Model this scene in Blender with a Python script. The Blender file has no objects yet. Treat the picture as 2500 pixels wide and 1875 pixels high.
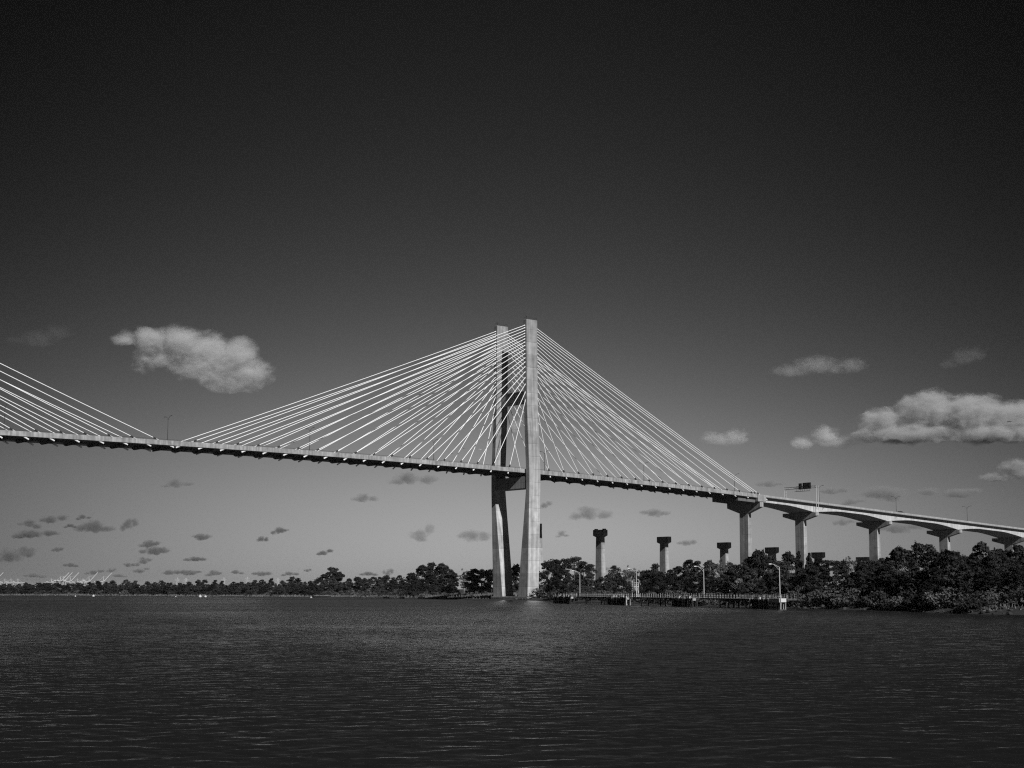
import bpy, bmesh, math, random
import numpy as np
from mathutils import Vector, Matrix, noise as mnoise

R = math.radians
random.seed(7)
scene = bpy.context.scene
col = scene.collection

# ------------------------------------------------------------------ camera
F, YH, CH = 3611.0, 1438.0, 4.8          # focal length and horizon in photo pixels, eye height above water
PITCH = math.atan((YH - 937.5) / F)
cam = bpy.data.cameras.new('camera')
cam.sensor_width = 36.0
cam.lens = 36.0 * F / 2500.0
cam.clip_start = 1.0
cam.clip_end = 200000.0
cam_ob = bpy.data.objects.new('camera', cam)
col.objects.link(cam_ob)
cam_ob.location = (0, 0, CH)
cam_ob.rotation_euler = (R(90) + PITCH, 0, 0)
scene.camera = cam_ob

# bridge frame: s runs along the deck, t across it (away from the camera)
P0 = np.array([7.6, 642.41])
PHI = R(38.87)
C_, S_ = math.cos(PHI), math.sin(PHI)
TC = 9.6                                   # deck centre line in t

# ------------------------------------------------------------------ sky and sun
SUN_EL = R(31.7)
SUN_D = R(8.4)
sun_h = np.array([C_, S_]) * (-math.sin(SUN_D)) + np.array([-S_, C_]) * (-math.cos(SUN_D))
sun_v = Vector((sun_h[0] * math.cos(SUN_EL), sun_h[1] * math.cos(SUN_EL), math.sin(SUN_EL)))
SKY_STRENGTH, SKY_GAIN, SKY_POW, SKY_CAP, SKY_SIDE = 0.1, 0.0278, 2.68, 5.0, 0.2
world = bpy.data.worlds.new('World')
scene.world = world
world.use_nodes = True
wn, wl = world.node_tree.nodes, world.node_tree.links
wn.clear()
sky = wn.new('ShaderNodeTexSky')
sky.sky_type = 'NISHITA'
sky.sun_disc = False
sky.sun_elevation = SUN_EL
sky.sun_rotation = math.atan2(sun_v.x, sun_v.y)
sky.air_density, sky.dust_density, sky.ozone_density = 1.0, 0.6, 1.0
sep = wn.new('ShaderNodeSeparateColor')            # black and white through a red filter
wl.new(sky.outputs[0], sep.inputs[0])
pw = wn.new('ShaderNodeMath'); pw.operation = 'POWER'; pw.inputs[1].default_value = SKY_POW
wl.new(sep.outputs[0], pw.inputs[0])
ml = wn.new('ShaderNodeMath'); ml.operation = 'MULTIPLY'; ml.inputs[1].default_value = SKY_GAIN
wl.new(pw.outputs[0], ml.inputs[0])
# film shoulder: bright parts of the sky (horizon, round the sun) roll off smoothly
def wmath(op, a, b):
    n = wn.new('ShaderNodeMath'); n.operation = op
    for i, q in enumerate((a, b)):
        if isinstance(q, (int, float)): n.inputs[i].default_value = q
        else: wl.new(q, n.inputs[i])
    return n.outputs[0]
v_ = ml.outputs[0]
q_ = wmath('DIVIDE', v_, SKY_CAP)
roll = wmath('DIVIDE', v_, wmath('SQRT', wmath('ADD', wmath('MULTIPLY', q_, q_), 1.0), 0))
# the sky of the photograph is brightest over the bridge and dims to either side; beyond the frame it stays at that dimmer level
wtc = wn.new('ShaderNodeTexCoord'); wsx = wn.new('ShaderNodeSeparateXYZ'); wl.new(wtc.outputs['Generated'], wsx.inputs[0])
az = wmath('ARCTAN2', wmath('SUBTRACT', wsx.outputs[0], .035), wsx.outputs[1])
az = wmath('ABSOLUTE', az, 0)
side = wn.new('ShaderNodeMapRange'); side.interpolation_type = 'SMOOTHSTEP'
side.inputs[1].default_value = 0.0; side.inputs[2].default_value = R(30); side.inputs[3].default_value = 1.0; side.inputs[4].default_value = SKY_SIDE
wl.new(az, side.inputs[0])
bg = wn.new('ShaderNodeBackground'); bg.inputs[1].default_value = SKY_STRENGTH
wl.new(wmath('MULTIPLY', roll, side.outputs[0]), bg.inputs[0])
wo = wn.new('ShaderNodeOutputWorld')
wl.new(bg.outputs[0], wo.inputs[0])

sd = bpy.data.lights.new('sun', 'SUN')
sd.energy = 4.8
sd.angle = R(0.53)
sd.color = (1.0, 1.0, 1.0)                 # the picture is black and white
sun = bpy.data.objects.new('sun', sd)
col.objects.link(sun)
sun.location = (300, -300, 400)
sun.rotation_euler = (-sun_v).to_track_quat('-Z', 'Y').to_euler()

scene.view_settings.view_transform = 'Standard'
scene.view_settings.look = 'None'
scene.view_settings.exposure = 0.0
scene.view_settings.gamma = 1.0
scene.view_settings.use_curve_mapping = False
scene.cycles.max_bounces = 6
scene.cycles.volume_bounces = 1
scene.cycles.volume_step_rate = 0.4
scene.cycles.filter_width = 1.2
scene.cycles.use_denoising = False

# ------------------------------------------------------------------ pixel -> place helpers
def ray(x, y):
    dx = (x - 1250) / F; dy = (937.5 - y) / F
    return np.array([dx, math.cos(PITCH) - dy * math.sin(PITCH), math.sin(PITCH) + dy * math.cos(PITCH)])
AX_S, AX_T = np.array([C_, S_]), np.array([-S_, C_])
def on_t(x, y, t):
    d = ray(x, y); k = (t + P0 @ AX_T) / (d[:2] @ AX_T); p = k * d[:2] - P0
    return p @ AX_S, CH + k * d[2]
def on_s(x, y, s):
    d = ray(x, y); k = (s + P0 @ AX_S) / (d[:2] @ AX_S); p = k * d[:2] - P0
    return p @ AX_T, CH + k * d[2]
def on_z(x, y, z=0.0):
    d = ray(x, y); k = (z - CH) / d[2]
    return k * d[:2]
def at_dist(x, D):                          # ground point at depth D below photo column x
    d = ray(x, YH); return np.array([d[0] / d[1] * D, D])
def z_at(x, y, D):
    d = ray(x, y); return CH + D * d[2] / d[1]

# ------------------------------------------------------------------ mesh helpers
class MB:
    def __init__(self): self.v = []; self.f = []
    def add(self, vs, fs):
        o = len(self.v); self.v += [tuple(p) for p in vs]; self.f += [tuple(i + o for i in f) for f in fs]
    def box(self, x0, x1, y0, y1, z0, z1):
        self.add([(x0, y0, z0), (x1, y0, z0), (x1, y1, z0), (x0, y1, z0), (x0, y0, z1), (x1, y0, z1), (x1, y1, z1), (x0, y1, z1)],
                 [(3, 2, 1, 0), (4, 5, 6, 7), (0, 1, 5, 4), (1, 2, 6, 5), (2, 3, 7, 6), (3, 0, 4, 7)])
    def loft(self, rings, cap=True):
        n = len(rings[0]); vs = [p for r in rings for p in r]; fs = []
        for k in range(len(rings) - 1):
            for i in range(n):
                j = (i + 1) % n
                fs.append((k * n + i, k * n + j, (k + 1) * n + j, (k + 1) * n + i))
        if cap:
            fs.append(tuple(reversed(range(n)))); fs.append(tuple((len(rings) - 1) * n + i for i in range(n)))
        self.add(vs, fs)
    def tube(self, p0, p1, r0, r1=None, n=8):
        r1 = r0 if r1 is None else r1
        p0, p1 = Vector(p0), Vector(p1); d = (p1 - p0).normalized()
        a = d.cross(Vector((0, 0, 1)) if abs(d.z) < .95 else Vector((1, 0, 0))).normalized(); b = d.cross(a)
        rings = []
        for p, r in ((p0, r0), (p1, r1)):
            rings.append([p + (a * math.cos(2 * math.pi * i / n) - b * math.sin(2 * math.pi * i / n)) * r for i in range(n)])
        self.loft([rings[0], rings[1]])
    def path(self, pts, r, n=6):
        for a, b in zip(pts[:-1], pts[1:]): self.tube(a, b, r, r, n)
    def bar(self, p0, p1, w, h=None):       # square bar between two points
        h = h or w
        p0, p1 = Vector(p0), Vector(p1); d = (p1 - p0).normalized()
        a = d.cross(Vector((0, 0, 1)) if abs(d.z) < .95 else Vector((1, 0, 0))).normalized(); b = a.cross(d)
        r = [[p + a * (w / 2 * i) + b * (h / 2 * j) for i, j in ((-1, -1), (1, -1), (1, 1), (-1, 1))] for p in (p0, p1)]
        self.loft(r)
    def mesh(self, name):
        m = bpy.data.meshes.new(name); m.from_pydata(self.v, [], self.f)
        bm = bmesh.new(); bm.from_mesh(m); bmesh.ops.recalc_face_normals(bm, faces=bm.faces); bm.to_mesh(m); bm.free()
        return m
    def build(self, name, mat, parent=None, bevel=0):
        o = bpy.data.objects.new(name, self.mesh(name)); col.objects.link(o)
        o.data.materials.append(mat)
        if parent: o.parent = parent
        if bevel:
            b = o.modifiers.new('bevel', 'BEVEL'); b.width = bevel; b.segments = 1; b.limit_method = 'ANGLE'
        return o
def empty(name, loc=(0, 0, 0), rz=0.0):
    o = bpy.data.objects.new(name, None); col.objects.link(o); o.location = loc; o.rotation_euler = (0, 0, rz)
    o.empty_display_size = 1
    return o
def tag(o, label, cat, group=None):
    o['label'] = label; o['category'] = cat
    if group: o['group'] = group
    return o
def copy_tree(o, parent=None):
    c = o.copy(); col.objects.link(c); c.parent = parent
    for ch in o.children: copy_tree(ch, c)
    return c
def link_mesh(name, me, mat, parent=None):
    o = bpy.data.objects.new(name, me); col.objects.link(o)
    if not me.materials: me.materials.append(mat)
    if parent: o.parent = parent
    return o
def smooth(o):
    o.data.polygons.foreach_set('use_smooth', [True] * len(o.data.polygons)); return o

# ------------------------------------------------------------------ materials
def g3(v): return (v, v, v, 1)
def new_mat(name):
    m = bpy.data.materials.new(name); m.use_nodes = True
    nt = m.node_tree
    return m, nt, nt.nodes['Principled BSDF']
def N(nt, typ, **kw):
    n = nt.nodes.new(typ)
    for k, v in kw.items(): setattr(n, k, v)
    return n
def grey(name, val, rough=.8, var=.25, scale=.5, streak=0.0, spec=.25, bump=0.0, joints=0.0, metallic=0.0, rnd=0.0, pale_below=None, tide=None):
    """grey surface: fbm mottling, optional vertical rain streaks, pour joints and per-object variation"""
    m, nt, b = new_mat(name); L = nt.links
    tc = N(nt, 'ShaderNodeTexCoord')
    ns = N(nt, 'ShaderNodeTexNoise'); ns.inputs['Scale'].default_value = scale; ns.inputs['Detail'].default_value = 6; ns.inputs['Roughness'].default_value = .6
    L.new(tc.outputs['Object'], ns.inputs['Vector'])
    mr = N(nt, 'ShaderNodeMapRange'); mr.inputs[1].default_value = .3; mr.inputs[2].default_value = .7
    mr.inputs[3].default_value = val * (1 - var); mr.inputs[4].default_value = val * (1 + var)
    L.new(ns.outputs[0], mr.inputs[0]); out = mr.outputs[0]
    def mul(a, bsock):
        q = N(nt, 'ShaderNodeMath', operation='MULTIPLY'); L.new(a, q.inputs[0]); L.new(bsock, q.inputs[1]); return q.outputs[0]
    if streak:
        mp = N(nt, 'ShaderNodeMapping'); mp.inputs['Scale'].default_value = (1.1, 1.1, .035)
        L.new(tc.outputs['Object'], mp.inputs[0])
        n2 = N(nt, 'ShaderNodeTexNoise'); n2.inputs['Scale'].default_value = 1.0; n2.inputs['Detail'].default_value = 4
        L.new(mp.outputs[0], n2.inputs['Vector'])
        r2 = N(nt, 'ShaderNodeMapRange'); r2.inputs[1].default_value = .35; r2.inputs[2].default_value = .65
        r2.inputs[3].default_value = 1 - streak; r2.inputs[4].default_value = 1 + streak
        L.new(n2.outputs[0], r2.inputs[0]); out = mul(out, r2.outputs[0])
    if joints:
        sx = N(nt, 'ShaderNodeSeparateXYZ'); L.new(tc.outputs['Object'], sx.inputs[0])
        dv = N(nt, 'ShaderNodeMath', operation='DIVIDE'); dv.inputs[1].default_value = joints; L.new(sx.outputs[2], dv.inputs[0])
        fr = N(nt, 'ShaderNodeMath', operation='FRACT'); L.new(dv.outputs[0], fr.inputs[0])
        rp = N(nt, 'ShaderNodeValToRGB'); rp.color_ramp.elements[0].color = g3(.62); rp.color_ramp.elements[0].position = 0
        rp.color_ramp.elements[1].position = .06; rp.color_ramp.elements[1].color = g3(1.0)
        e = rp.color_ramp.elements.new(.955); e.color = g3(1.0); e = rp.color_ramp.elements.new(.985); e.color = g3(1.16)
        L.new(fr.outputs[0], rp.inputs[0]); out = mul(out, rp.outputs[0])
        # each pour has its own tone
        fl = N(nt, 'ShaderNodeMath', operation='FLOOR'); L.new(dv.outputs[0], fl.inputs[0])
        wn_ = N(nt, 'ShaderNodeTexWhiteNoise', noise_dimensions='1D'); L.new(fl.outputs[0], wn_.inputs['W'])
        r3 = N(nt, 'ShaderNodeMapRange'); r3.inputs[3].default_value = .85; r3.inputs[4].default_value = 1.12
        L.new(wn_.outputs[0], r3.inputs[0]); out = mul(out, r3.outputs[0])
    if pale_below is not None:                       # tone changes raggedly with height: paler low down, darker further up
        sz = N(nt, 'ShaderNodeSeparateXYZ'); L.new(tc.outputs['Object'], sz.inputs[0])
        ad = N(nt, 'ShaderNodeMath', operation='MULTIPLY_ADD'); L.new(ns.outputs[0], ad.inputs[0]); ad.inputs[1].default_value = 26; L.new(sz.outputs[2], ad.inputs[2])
        r5 = N(nt, 'ShaderNodeMapRange'); r5.interpolation_type = 'SMOOTHSTEP'; r5.inputs[1].default_value = pale_below; r5.inputs[2].default_value = pale_below + 32
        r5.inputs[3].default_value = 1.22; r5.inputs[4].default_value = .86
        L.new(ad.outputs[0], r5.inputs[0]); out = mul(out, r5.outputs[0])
    if tide is not None:                        # ragged wet and algae-dark band left by the tide
        st_ = N(nt, 'ShaderNodeSeparateXYZ'); L.new(tc.outputs['Object'], st_.inputs[0])
        at_ = N(nt, 'ShaderNodeMath', operation='MULTIPLY_ADD'); L.new(ns.outputs[0], at_.inputs[0]); at_.inputs[1].default_value = 1.2; L.new(st_.outputs[2], at_.inputs[2])
        r6 = N(nt, 'ShaderNodeMapRange'); r6.inputs[1].default_value = tide; r6.inputs[2].default_value = tide + .35; r6.inputs[3].default_value = .3; r6.inputs[4].default_value = 1.0
        L.new(at_.outputs[0], r6.inputs[0]); out = mul(out, r6.outputs[0])
    if rnd:
        oi = N(nt, 'ShaderNodeObjectInfo'); r4 = N(nt, 'ShaderNodeMapRange')
        r4.inputs[3].default_value = 1 - rnd; r4.inputs[4].default_value = 1 + rnd
        L.new(oi.outputs['Random'], r4.inputs[0]); out = mul(out, r4.outputs[0])
    cb = N(nt, 'ShaderNodeCombineColor')
    for i in range(3): L.new(out, cb.inputs[i])
    L.new(cb.outputs[0], b.inputs['Base Color'])
    b.inputs['Roughness'].default_value = rough
    b.inputs['Specular IOR Level'].default_value = spec
    b.inputs['Metallic'].default_value = metallic
    if bump:
        bp = N(nt, 'ShaderNodeBump'); bp.inputs['Strength'].default_value = bump; bp.inputs['Distance'].default_value = .05
        L.new(ns.outputs[0], bp.inputs['Height']); L.new(bp.outputs[0], b.inputs['Normal'])
    return m
M = dict(
    concrete=grey('pylon_concrete', .295, .9, .22, .35, .22, .15, .3, joints=5.6, pale_below=52.0),
    concrete2=grey('girder_concrete', .41, .9, .18, .5, .12, .15, .3),
    pier=grey('pier_concrete', .28, .9, .2, .4, .22, .15, .3, joints=4.5),
    old=grey('weathered_concrete', .27, .95, .22, .5, .2, .1, .3, joints=6.0),
    footing=grey('footing_concrete', .2, .95, .25, .5, .2, .1, .3, tide=1.15),
    barrier=grey('barrier_concrete', .28, .9, .2, .6, .12, .15),
    edge=grey('edge_girder_concrete', .25, .9, .25, .5, .25, .15, .2),
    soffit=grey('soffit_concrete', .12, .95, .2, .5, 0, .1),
    asphalt=grey('asphalt', .05, .95, .2, 2.0),
    cable=grey('white_cable_sheath', .82, .45, .05, .3, 0, .4),
    rubber=grey('dark_rubber', .03, .7, .1, 2.0),
    steel=grey('galvanised_steel', .42, .5, .12, 1.0, 0, .5),
    pale=grey('pale_painted_metal', .7, .5, .08, 1.0, 0, .4),
    dark=grey('dark_steel', .035, .6, .15, 1.0),
    sign=grey('sign_back', .022, .6, .3, 2.0),
    timber=grey('tarred_timber', .035, .9, .4, 1.5, .3, .1),
    timberpale=grey('bleached_timber', .3, .9, .3, 1.2, .3, .1, rnd=.3),
    lamp=grey('lamp_post_paint', .45, .5, .08, 1.0, 0, .4),
    buoy=grey('buoy_paint', .5, .5, .08, 1.0, 0, .4),
    white=grey('white_fender_panel', .5, .6, .12, 1.0, .1),
    mud=grey('river_mud', .055, .9, .35, .25),
    land=grey('bank_soil', .032, .95, .4, .08),
    grass=grey('marsh_grass', .13, .9, .4, .12, 0, .05, rnd=.0),
    rock=grey('riprap_stone', .042, .95, .6, .35, 0, .1),
    crane=grey('pale_crane_paint', .42, .6, .1, .05),
    bird=grey('gull_feather', .75, .8, .05, 3.0),
    birddark=grey('dark_feather', .04, .8, .05, 3.0),
    bark=grey('bark', .07, .95, .3, 1.5),
    barkpale=grey('pale_bark', .2, .95, .3, 1.5),
    leaf=grey('dark_leaf', .024, .9, .45, .35, 0, .03, rnd=.45),
    leafmid=grey('mid_leaf', .038, .9, .45, .35, 0, .03, rnd=.4),
    leafpale=grey('pale_leaf', .08, .9, .4, .4, 0, .03, rnd=.35),
    car=grey('dark_car_paint', .03, .25, .05, 1.0, 0, .6),
    carlight=grey('silver_car_paint', .45, .3, .05, 1.0, 0, .6),
    glass=grey('car_glass', .02, .08, .0, 1.0, 0, .7),
)

# water: wind ripples tilt the surface; the tilt is a property of place, not of the view
def water_mat():
    m, nt, b = new_mat('river_water'); L = nt.links
    b.inputs['Base Color'].default_value = g3(.013)
    b.inputs['Roughness'].default_value = .06
    b.inputs['IOR'].default_value = 1.333
    geo = N(nt, 'ShaderNodeNewGeometry')
    def vm(op, a, bb=None, val=None):
        q = N(nt, 'ShaderNodeVectorMath', operation=op)
        L.new(a, q.inputs[0])
        if bb is not None: L.new(bb, q.inputs[1])
        if val is not None: q.inputs[1].default_value = val
        return q.outputs[0]
    acc = None
    # (feature size m, stretch along crests, tilt)
    for size, stretch, amp, det in ((.22, 1.8, .7, 2), (.75, 2.6, .95, 3), (3.0, 2.6, .35, 2)):
        mp = N(nt, 'ShaderNodeMapping'); mp.inputs['Rotation'].default_value = (0, 0, R(-6))
        mp.inputs['Scale'].default_value = (1 / (size * stretch), 1 / size, 1 / size)
        L.new(geo.outputs['Position'], mp.inputs[0])
        ns = N(nt, 'ShaderNodeTexNoise'); ns.inputs['Scale'].default_value = 1; ns.inputs['Detail'].default_value = det
        ns.inputs['Roughness'].default_value = .55
        L.new(mp.outputs[0], ns.inputs['Vector'])
        d = vm('SUBTRACT', ns.outputs['Color'], val=(.5, .5, .5))
        d = vm('MULTIPLY', d, val=(amp * .75, amp, 0))
        acc = d if acc is None else vm('ADD', acc, d)
    # wind lanes: long slow patches where the ripples are flatter or rougher
    mp = N(nt, 'ShaderNodeMapping'); mp.inputs['Scale'].default_value = (1 / 160., 1 / 42., 1)
    mp.inputs['Rotation'].default_value = (0, 0, R(8))
    L.new(geo.outputs['Position'], mp.inputs[0])
    ns = N(nt, 'ShaderNodeTexNoise'); ns.inputs['Scale'].default_value = 1; ns.inputs['Detail'].default_value = 4
    L.new(mp.outputs[0], ns.inputs['Vector'])
    mr = N(nt, 'ShaderNodeMapRange'); mr.inputs[1].default_value = .35; mr.inputs[2].default_value = .65
    mr.inputs[3].default_value = .65; mr.inputs[4].default_value = 1.3
    L.new(ns.outputs[0], mr.inputs[0])
    sc = N(nt, 'ShaderNodeVectorMath', operation='SCALE'); L.new(acc, sc.inputs[0]); L.new(mr.outputs[0], sc.inputs['Scale'])
    # seen from the bank only the near slopes of the ripples show: facets lean towards the quay side
    sp = N(nt, 'ShaderNodeSeparateXYZ'); L.new(sc.outputs[0], sp.inputs[0])
    ab = N(nt, 'ShaderNodeMath', operation='MULTIPLY'); L.new(sp.outputs[1], ab.inputs[0]); L.new(sp.outputs[1], ab.inputs[1])
    ng = N(nt, 'ShaderNodeMath', operation='MULTIPLY_ADD'); ng.inputs[1].default_value = -6.5; ng.inputs[2].default_value = -.07; L.new(ab.outputs[0], ng.inputs[0])
    cbx = N(nt, 'ShaderNodeCombineXYZ'); L.new(sp.outputs[0], cbx.inputs[0]); L.new(ng.outputs[0], cbx.inputs[1])
    sc = cbx
    nrm = vm('NORMALIZE', vm('ADD', geo.outputs['Normal'], sc.outputs[0]))
    L.new(nrm, b.inputs['Normal'])
    return m
M['water'] = water_mat()

# ------------------------------------------------------------------ water and land
def struct(o): o['kind'] = 'structure'; return o
def water_z(x, y):
    return (.055 * math.sin(x * .32 + y * 1.05 + 1.3 * math.sin(x * .11)) + .045 * math.sin(-x * .5 + y * 1.9 + 1.7 * math.sin(y * .21 + x * .07))
            + .03 * math.sin(x * 1.1 + y * 3.1 + 2 * math.sin(x * .37)) )
def build_water():
    # wave-shaped sheet in front of the camera, joined to a flat sheet that reaches the horizon
    ys = [14.0]
    while ys[-1] < 175: ys.append(ys[-1] + max(.22, .0028 * ys[-1]))
    nx = 330
    Y = np.array(ys)[:, None] * np.ones((1, nx)); U = np.linspace(-.62, .62, nx)[None, :] * np.ones((len(ys), 1))
    X = Y * U
    def hsum(x, y):
        h = np.zeros_like(x)
        rs = np.random.RandomState(3)
        for k in range(26):
            lam = math.exp(rs.uniform(math.log(.7), math.log(3.0)))
            a = R(90) + rs.normal(0, R(34)); kx, ky = math.cos(a) * 2 * math.pi / lam, math.sin(a) * 2 * math.pi / lam
            w = .0017 * lam
            p = kx * x + ky * y + rs.uniform(0, 6.28) + 1.4 * np.sin(x * rs.uniform(.05, .4) + y * rs.uniform(.03, .2) + rs.uniform(0, 6.28))
            h += w * (np.sin(p) + .35 * np.sin(2 * p + .6))
        return h
    fade = np.clip((175 - Y) / 135, 0, 1) * np.clip((Y - 14) / 6, 0, 1)
    edge = np.clip((.62 - np.abs(U)) / .05, 0, 1)
    Z = hsum(X, Y) * fade * edge
    V = np.stack([X, Y, Z], -1).reshape(-1, 3)
    n = len(ys); ii = np.arange(n * nx).reshape(n, nx)
    Fq = np.stack([ii[:-1, :-1], ii[:-1, 1:], ii[1:, 1:], ii[1:, :-1]], -1).reshape(-1, 4)
    verts = V.tolist(); faces = Fq.tolist()
    # surrounding flat ring
    corners = [(ys[0] * -.62, ys[0]), (ys[0] * .62, ys[0]), (ys[-1] * .62, ys[-1]), (ys[-1] * -.62, ys[-1])]
    big = [(-60000, -3000), (60000, -3000), (60000, 90000), (-60000, 90000)]
    o = len(verts)
    verts += [(x, y, 0) for x, y in corners] + [(x, y, 0) for x, y in big]
    for i in range(4): j = (i + 1) % 4; faces.append((o + i, o + 4 + i, o + 4 + j, o + j))
    me = bpy.data.meshes.new('water'); me.from_pydata(verts, [], faces)
    bm = bmesh.new(); bm.from_mesh(me); bmesh.ops.recalc_face_normals(bm, faces=bm.faces)
    if sum(f.normal.z for f in bm.faces) < 0: bmesh.ops.reverse_faces(bm, faces=bm.faces)
    bm.to_mesh(me); bm.free()
    ob = link_mesh('water', me, M['water']); smooth(ob); struct(ob)
build_water()

SHORE_PX = [(0, 1455), (200, 1455.5), (400, 1456.5), (600, 1458), (780, 1459), (970, 1460.6), (1065, 1462.5), (1141, 1464.4), (1200, 1465.0),
            (1340, 1466.5), (1400, 1469), (1500, 1470.5), (1600, 1474), (1700, 1479), (1850, 1483), (2000, 1486.5), (2158, 1490), (2260, 1495), (2384, 1499.5), (2500, 1501)]
shore = [(-9000, 4200), (-3500, 2400), (-1600, 1700), (-850, 1330), (-560, 1160)] + [tuple(on_z(x, y)) for x, y in SHORE_PX] + \
        [(118, 255), (150, 205), (215, 130), (330, 10), (520, -180), (900, -600), (3000, -2500)]
inl = []
for i, (x, y) in enumerate(shore):
    a = shore[max(0, i - 1)]; b = shore[min(len(shore) - 1, i + 1)]
    inl.append(None)
def resample(pts, step):
    out = []
    for (a, b) in zip(pts[:-1], pts[1:]):
        d = math.hypot(b[0] - a[0], b[1] - a[1]); n = max(1, min(60, int(d / step)))
        for k in range(n): out.append((a[0] + (b[0] - a[0]) * k / n, a[1] + (b[1] - a[1]) * k / n))
    out.append(pts[-1]); return out
sh = resample(shore, 5.0)
sh_np = np.array(sh)
def shore_dist(x, y):
    return float(np.min(np.hypot(sh_np[:, 0] - x, sh_np[:, 1] - y)))
PROF = [(-9, -1.6), (-2.5, -.35), (0, .05), (2.5, .7), (6, 1.2), (12, 1.7), (22, 2.2), (40, 2.6), (75, 2.8), (160, 3.0), (420, 3.1), (1400, 3.2), (60000, 3.3)]
def land_h(d):
    for (a, za), (b, zb_) in zip(PROF[:-1], PROF[1:]):
        if d <= b: return za + (zb_ - za) * max(0, (d - a)) / (b - a)
    return 3.3
def low_f(x): return 1.0 if x > 0 else max(.45, 1 + x / 150.)
def build_land():
    rows = []
    n = len(sh)
    for i, (x, y) in enumerate(sh):
        # inland direction fans from right-hand (near) to straight ahead (far)
        f = i / (n - 1)
        a0 = sh[max(0, i - 4)]; a1 = sh[min(n - 1, i + 4)]
        tx, ty = a1[0] - a0[0], a1[1] - a0[1]; l = math.hypot(tx, ty)
        nx_, ny_ = -ty / l, tx / l
        if nx_ * .8 + ny_ * .6 < 0: nx_, ny_ = -nx_, -ny_
        ang = R(98) - R(110) * f
        fx, fy = math.cos(ang), math.sin(ang)
        row = []
        near = 150 < math.hypot(x, y) < 1400
        for d, z in PROF:
            w = min(1, max(0, d) / 60.)
            gx, gy = nx_ * (1 - w) + fx * w, ny_ * (1 - w) + fy * w
            l2 = math.hypot(gx, gy); gx /= l2; gy /= l2
            j = 0
            if near and -5 < d < 50: j = 1.6 * mnoise.noise((x * .09, y * .09, d * .13)) + .9 * mnoise.noise((x * .3, y * .3, d * .3))
            zz = z * low_f(x) + (.35 * mnoise.noise((x * .12, y * .12, d * .1)) if d > 2 else 0)
            row.append((x + gx * (d + j), y + gy * (d + j), zz))
        rows.append(row)
    k = len(PROF); v = [p for r in rows for p in r]
    f = [(i * k + j, i * k + j + 1, (i + 1) * k + j + 1, (i + 1) * k + j) for i in range(n - 1) for j in range(k - 1)]
    mb = MB(); mb.add(v, f); me = bpy.data.meshes.new('river_bank'); me.from_pydata(mb.v, [], mb.f)
    bm = bmesh.new(); bm.from_mesh(me)
    bmesh.ops.recalc_face_normals(bm, faces=bm.faces)
    if sum(q.normal.z * q.calc_area() for q in bm.faces) < 0: bmesh.ops.reverse_faces(bm, faces=bm.faces)
    bm.to_mesh(me); bm.free()
    struct(link_mesh('river_bank', me, M['land']))
build_land()

# ------------------------------------------------------------------ the bridge (local axes: x = s, y = t)
def zb(s):                                   # level of the cable dampers above the near edge
    v = abs(s + 167.65); Lc = 300.0
    if v < Lc: return 58.8 - 6.95e-5 * v * v
    return 58.8 - 6.95e-5 * Lc * Lc - .0465 * (v - Lc)
def z_bar(s): return zb(s) - .55             # top of barrier
A0, DS = 11.1, 8.745
MAIN_I = [A0 + i * DS for i in range(18)]
SIDE_I = [A0 + i * DS for i in range(16)] + [144.6, 147.1]
ANCH_Z = [119.6, 118.5, 117.2, 116.0, 114.8, 113.5, 112.1, 110.6, 108.9, 107.0, 105.1, 103.3, 101.2, 98.9, 96.4, 93.5, 90.0, 86.5][::-1]
bridge = empty('cable_stayed_bridge', (P0[0], P0[1], 0), PHI)
tag(bridge, 'concrete cable-stayed bridge with white fan of stay cables over the river', 'bridge')
S0, S1 = -352.0, 146.0
def srange(a, b, step):
    n = max(1, int(round((b - a) / step))); return [a + (b - a) * i / n for i in range(n + 1)]
def sweep(name, sec, a, b, mat, parent, step=4.4, bevel=0):
    """sec(s) -> list of (t, z)"""
    mb = MB(); mb.loft([[(s, t, z) for t, z in sec(s)] for s in srange(a, b, step)])
    return mb.build(name, mat, parent, bevel)
T0, T1 = -.6, 19.8
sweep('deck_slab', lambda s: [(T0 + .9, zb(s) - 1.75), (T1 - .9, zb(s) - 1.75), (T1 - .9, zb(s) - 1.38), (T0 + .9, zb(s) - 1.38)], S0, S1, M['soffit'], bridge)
sweep('road_surface', lambda s: [(T0 + .95, zb(s) - 1.38), (T1 - .95, zb(s) - 1.38), (T1 - .95, zb(s) - 1.33), (T0 + .95, zb(s) - 1.33)], S0, S1, M['asphalt'], bridge)
for k in (0, 1):
    def tt(t): return t if k == 0 else TC * 2 - t
    sweep('edge_girder', lambda s: [(tt(T0), zb(s) - 2.25), (tt(T0 + 1.15), zb(s) - 2.45), (tt(T0 + 1.15), zb(s) - 1.30), (tt(T0), zb(s) - 1.30)], S0, S1, M['edge'], bridge)
    sweep('barrier', lambda s: [(tt(T0 + .03), zb(s) - 1.297), (tt(T0 + .5), zb(s) - 1.297), (tt(T0 + .25), z_bar(s)), (tt(T0 + .03), z_bar(s))], S0, S1, M['edge'], bridge)
sweep('median_barrier', lambda s: [(TC - .35, zb(s) - 1.33), (TC + .35, zb(s) - 1.33), (TC + .1, zb(s) - .5), (TC - .1, zb(s) - .5)], S0, S1, M['barrier'], bridge)
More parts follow.
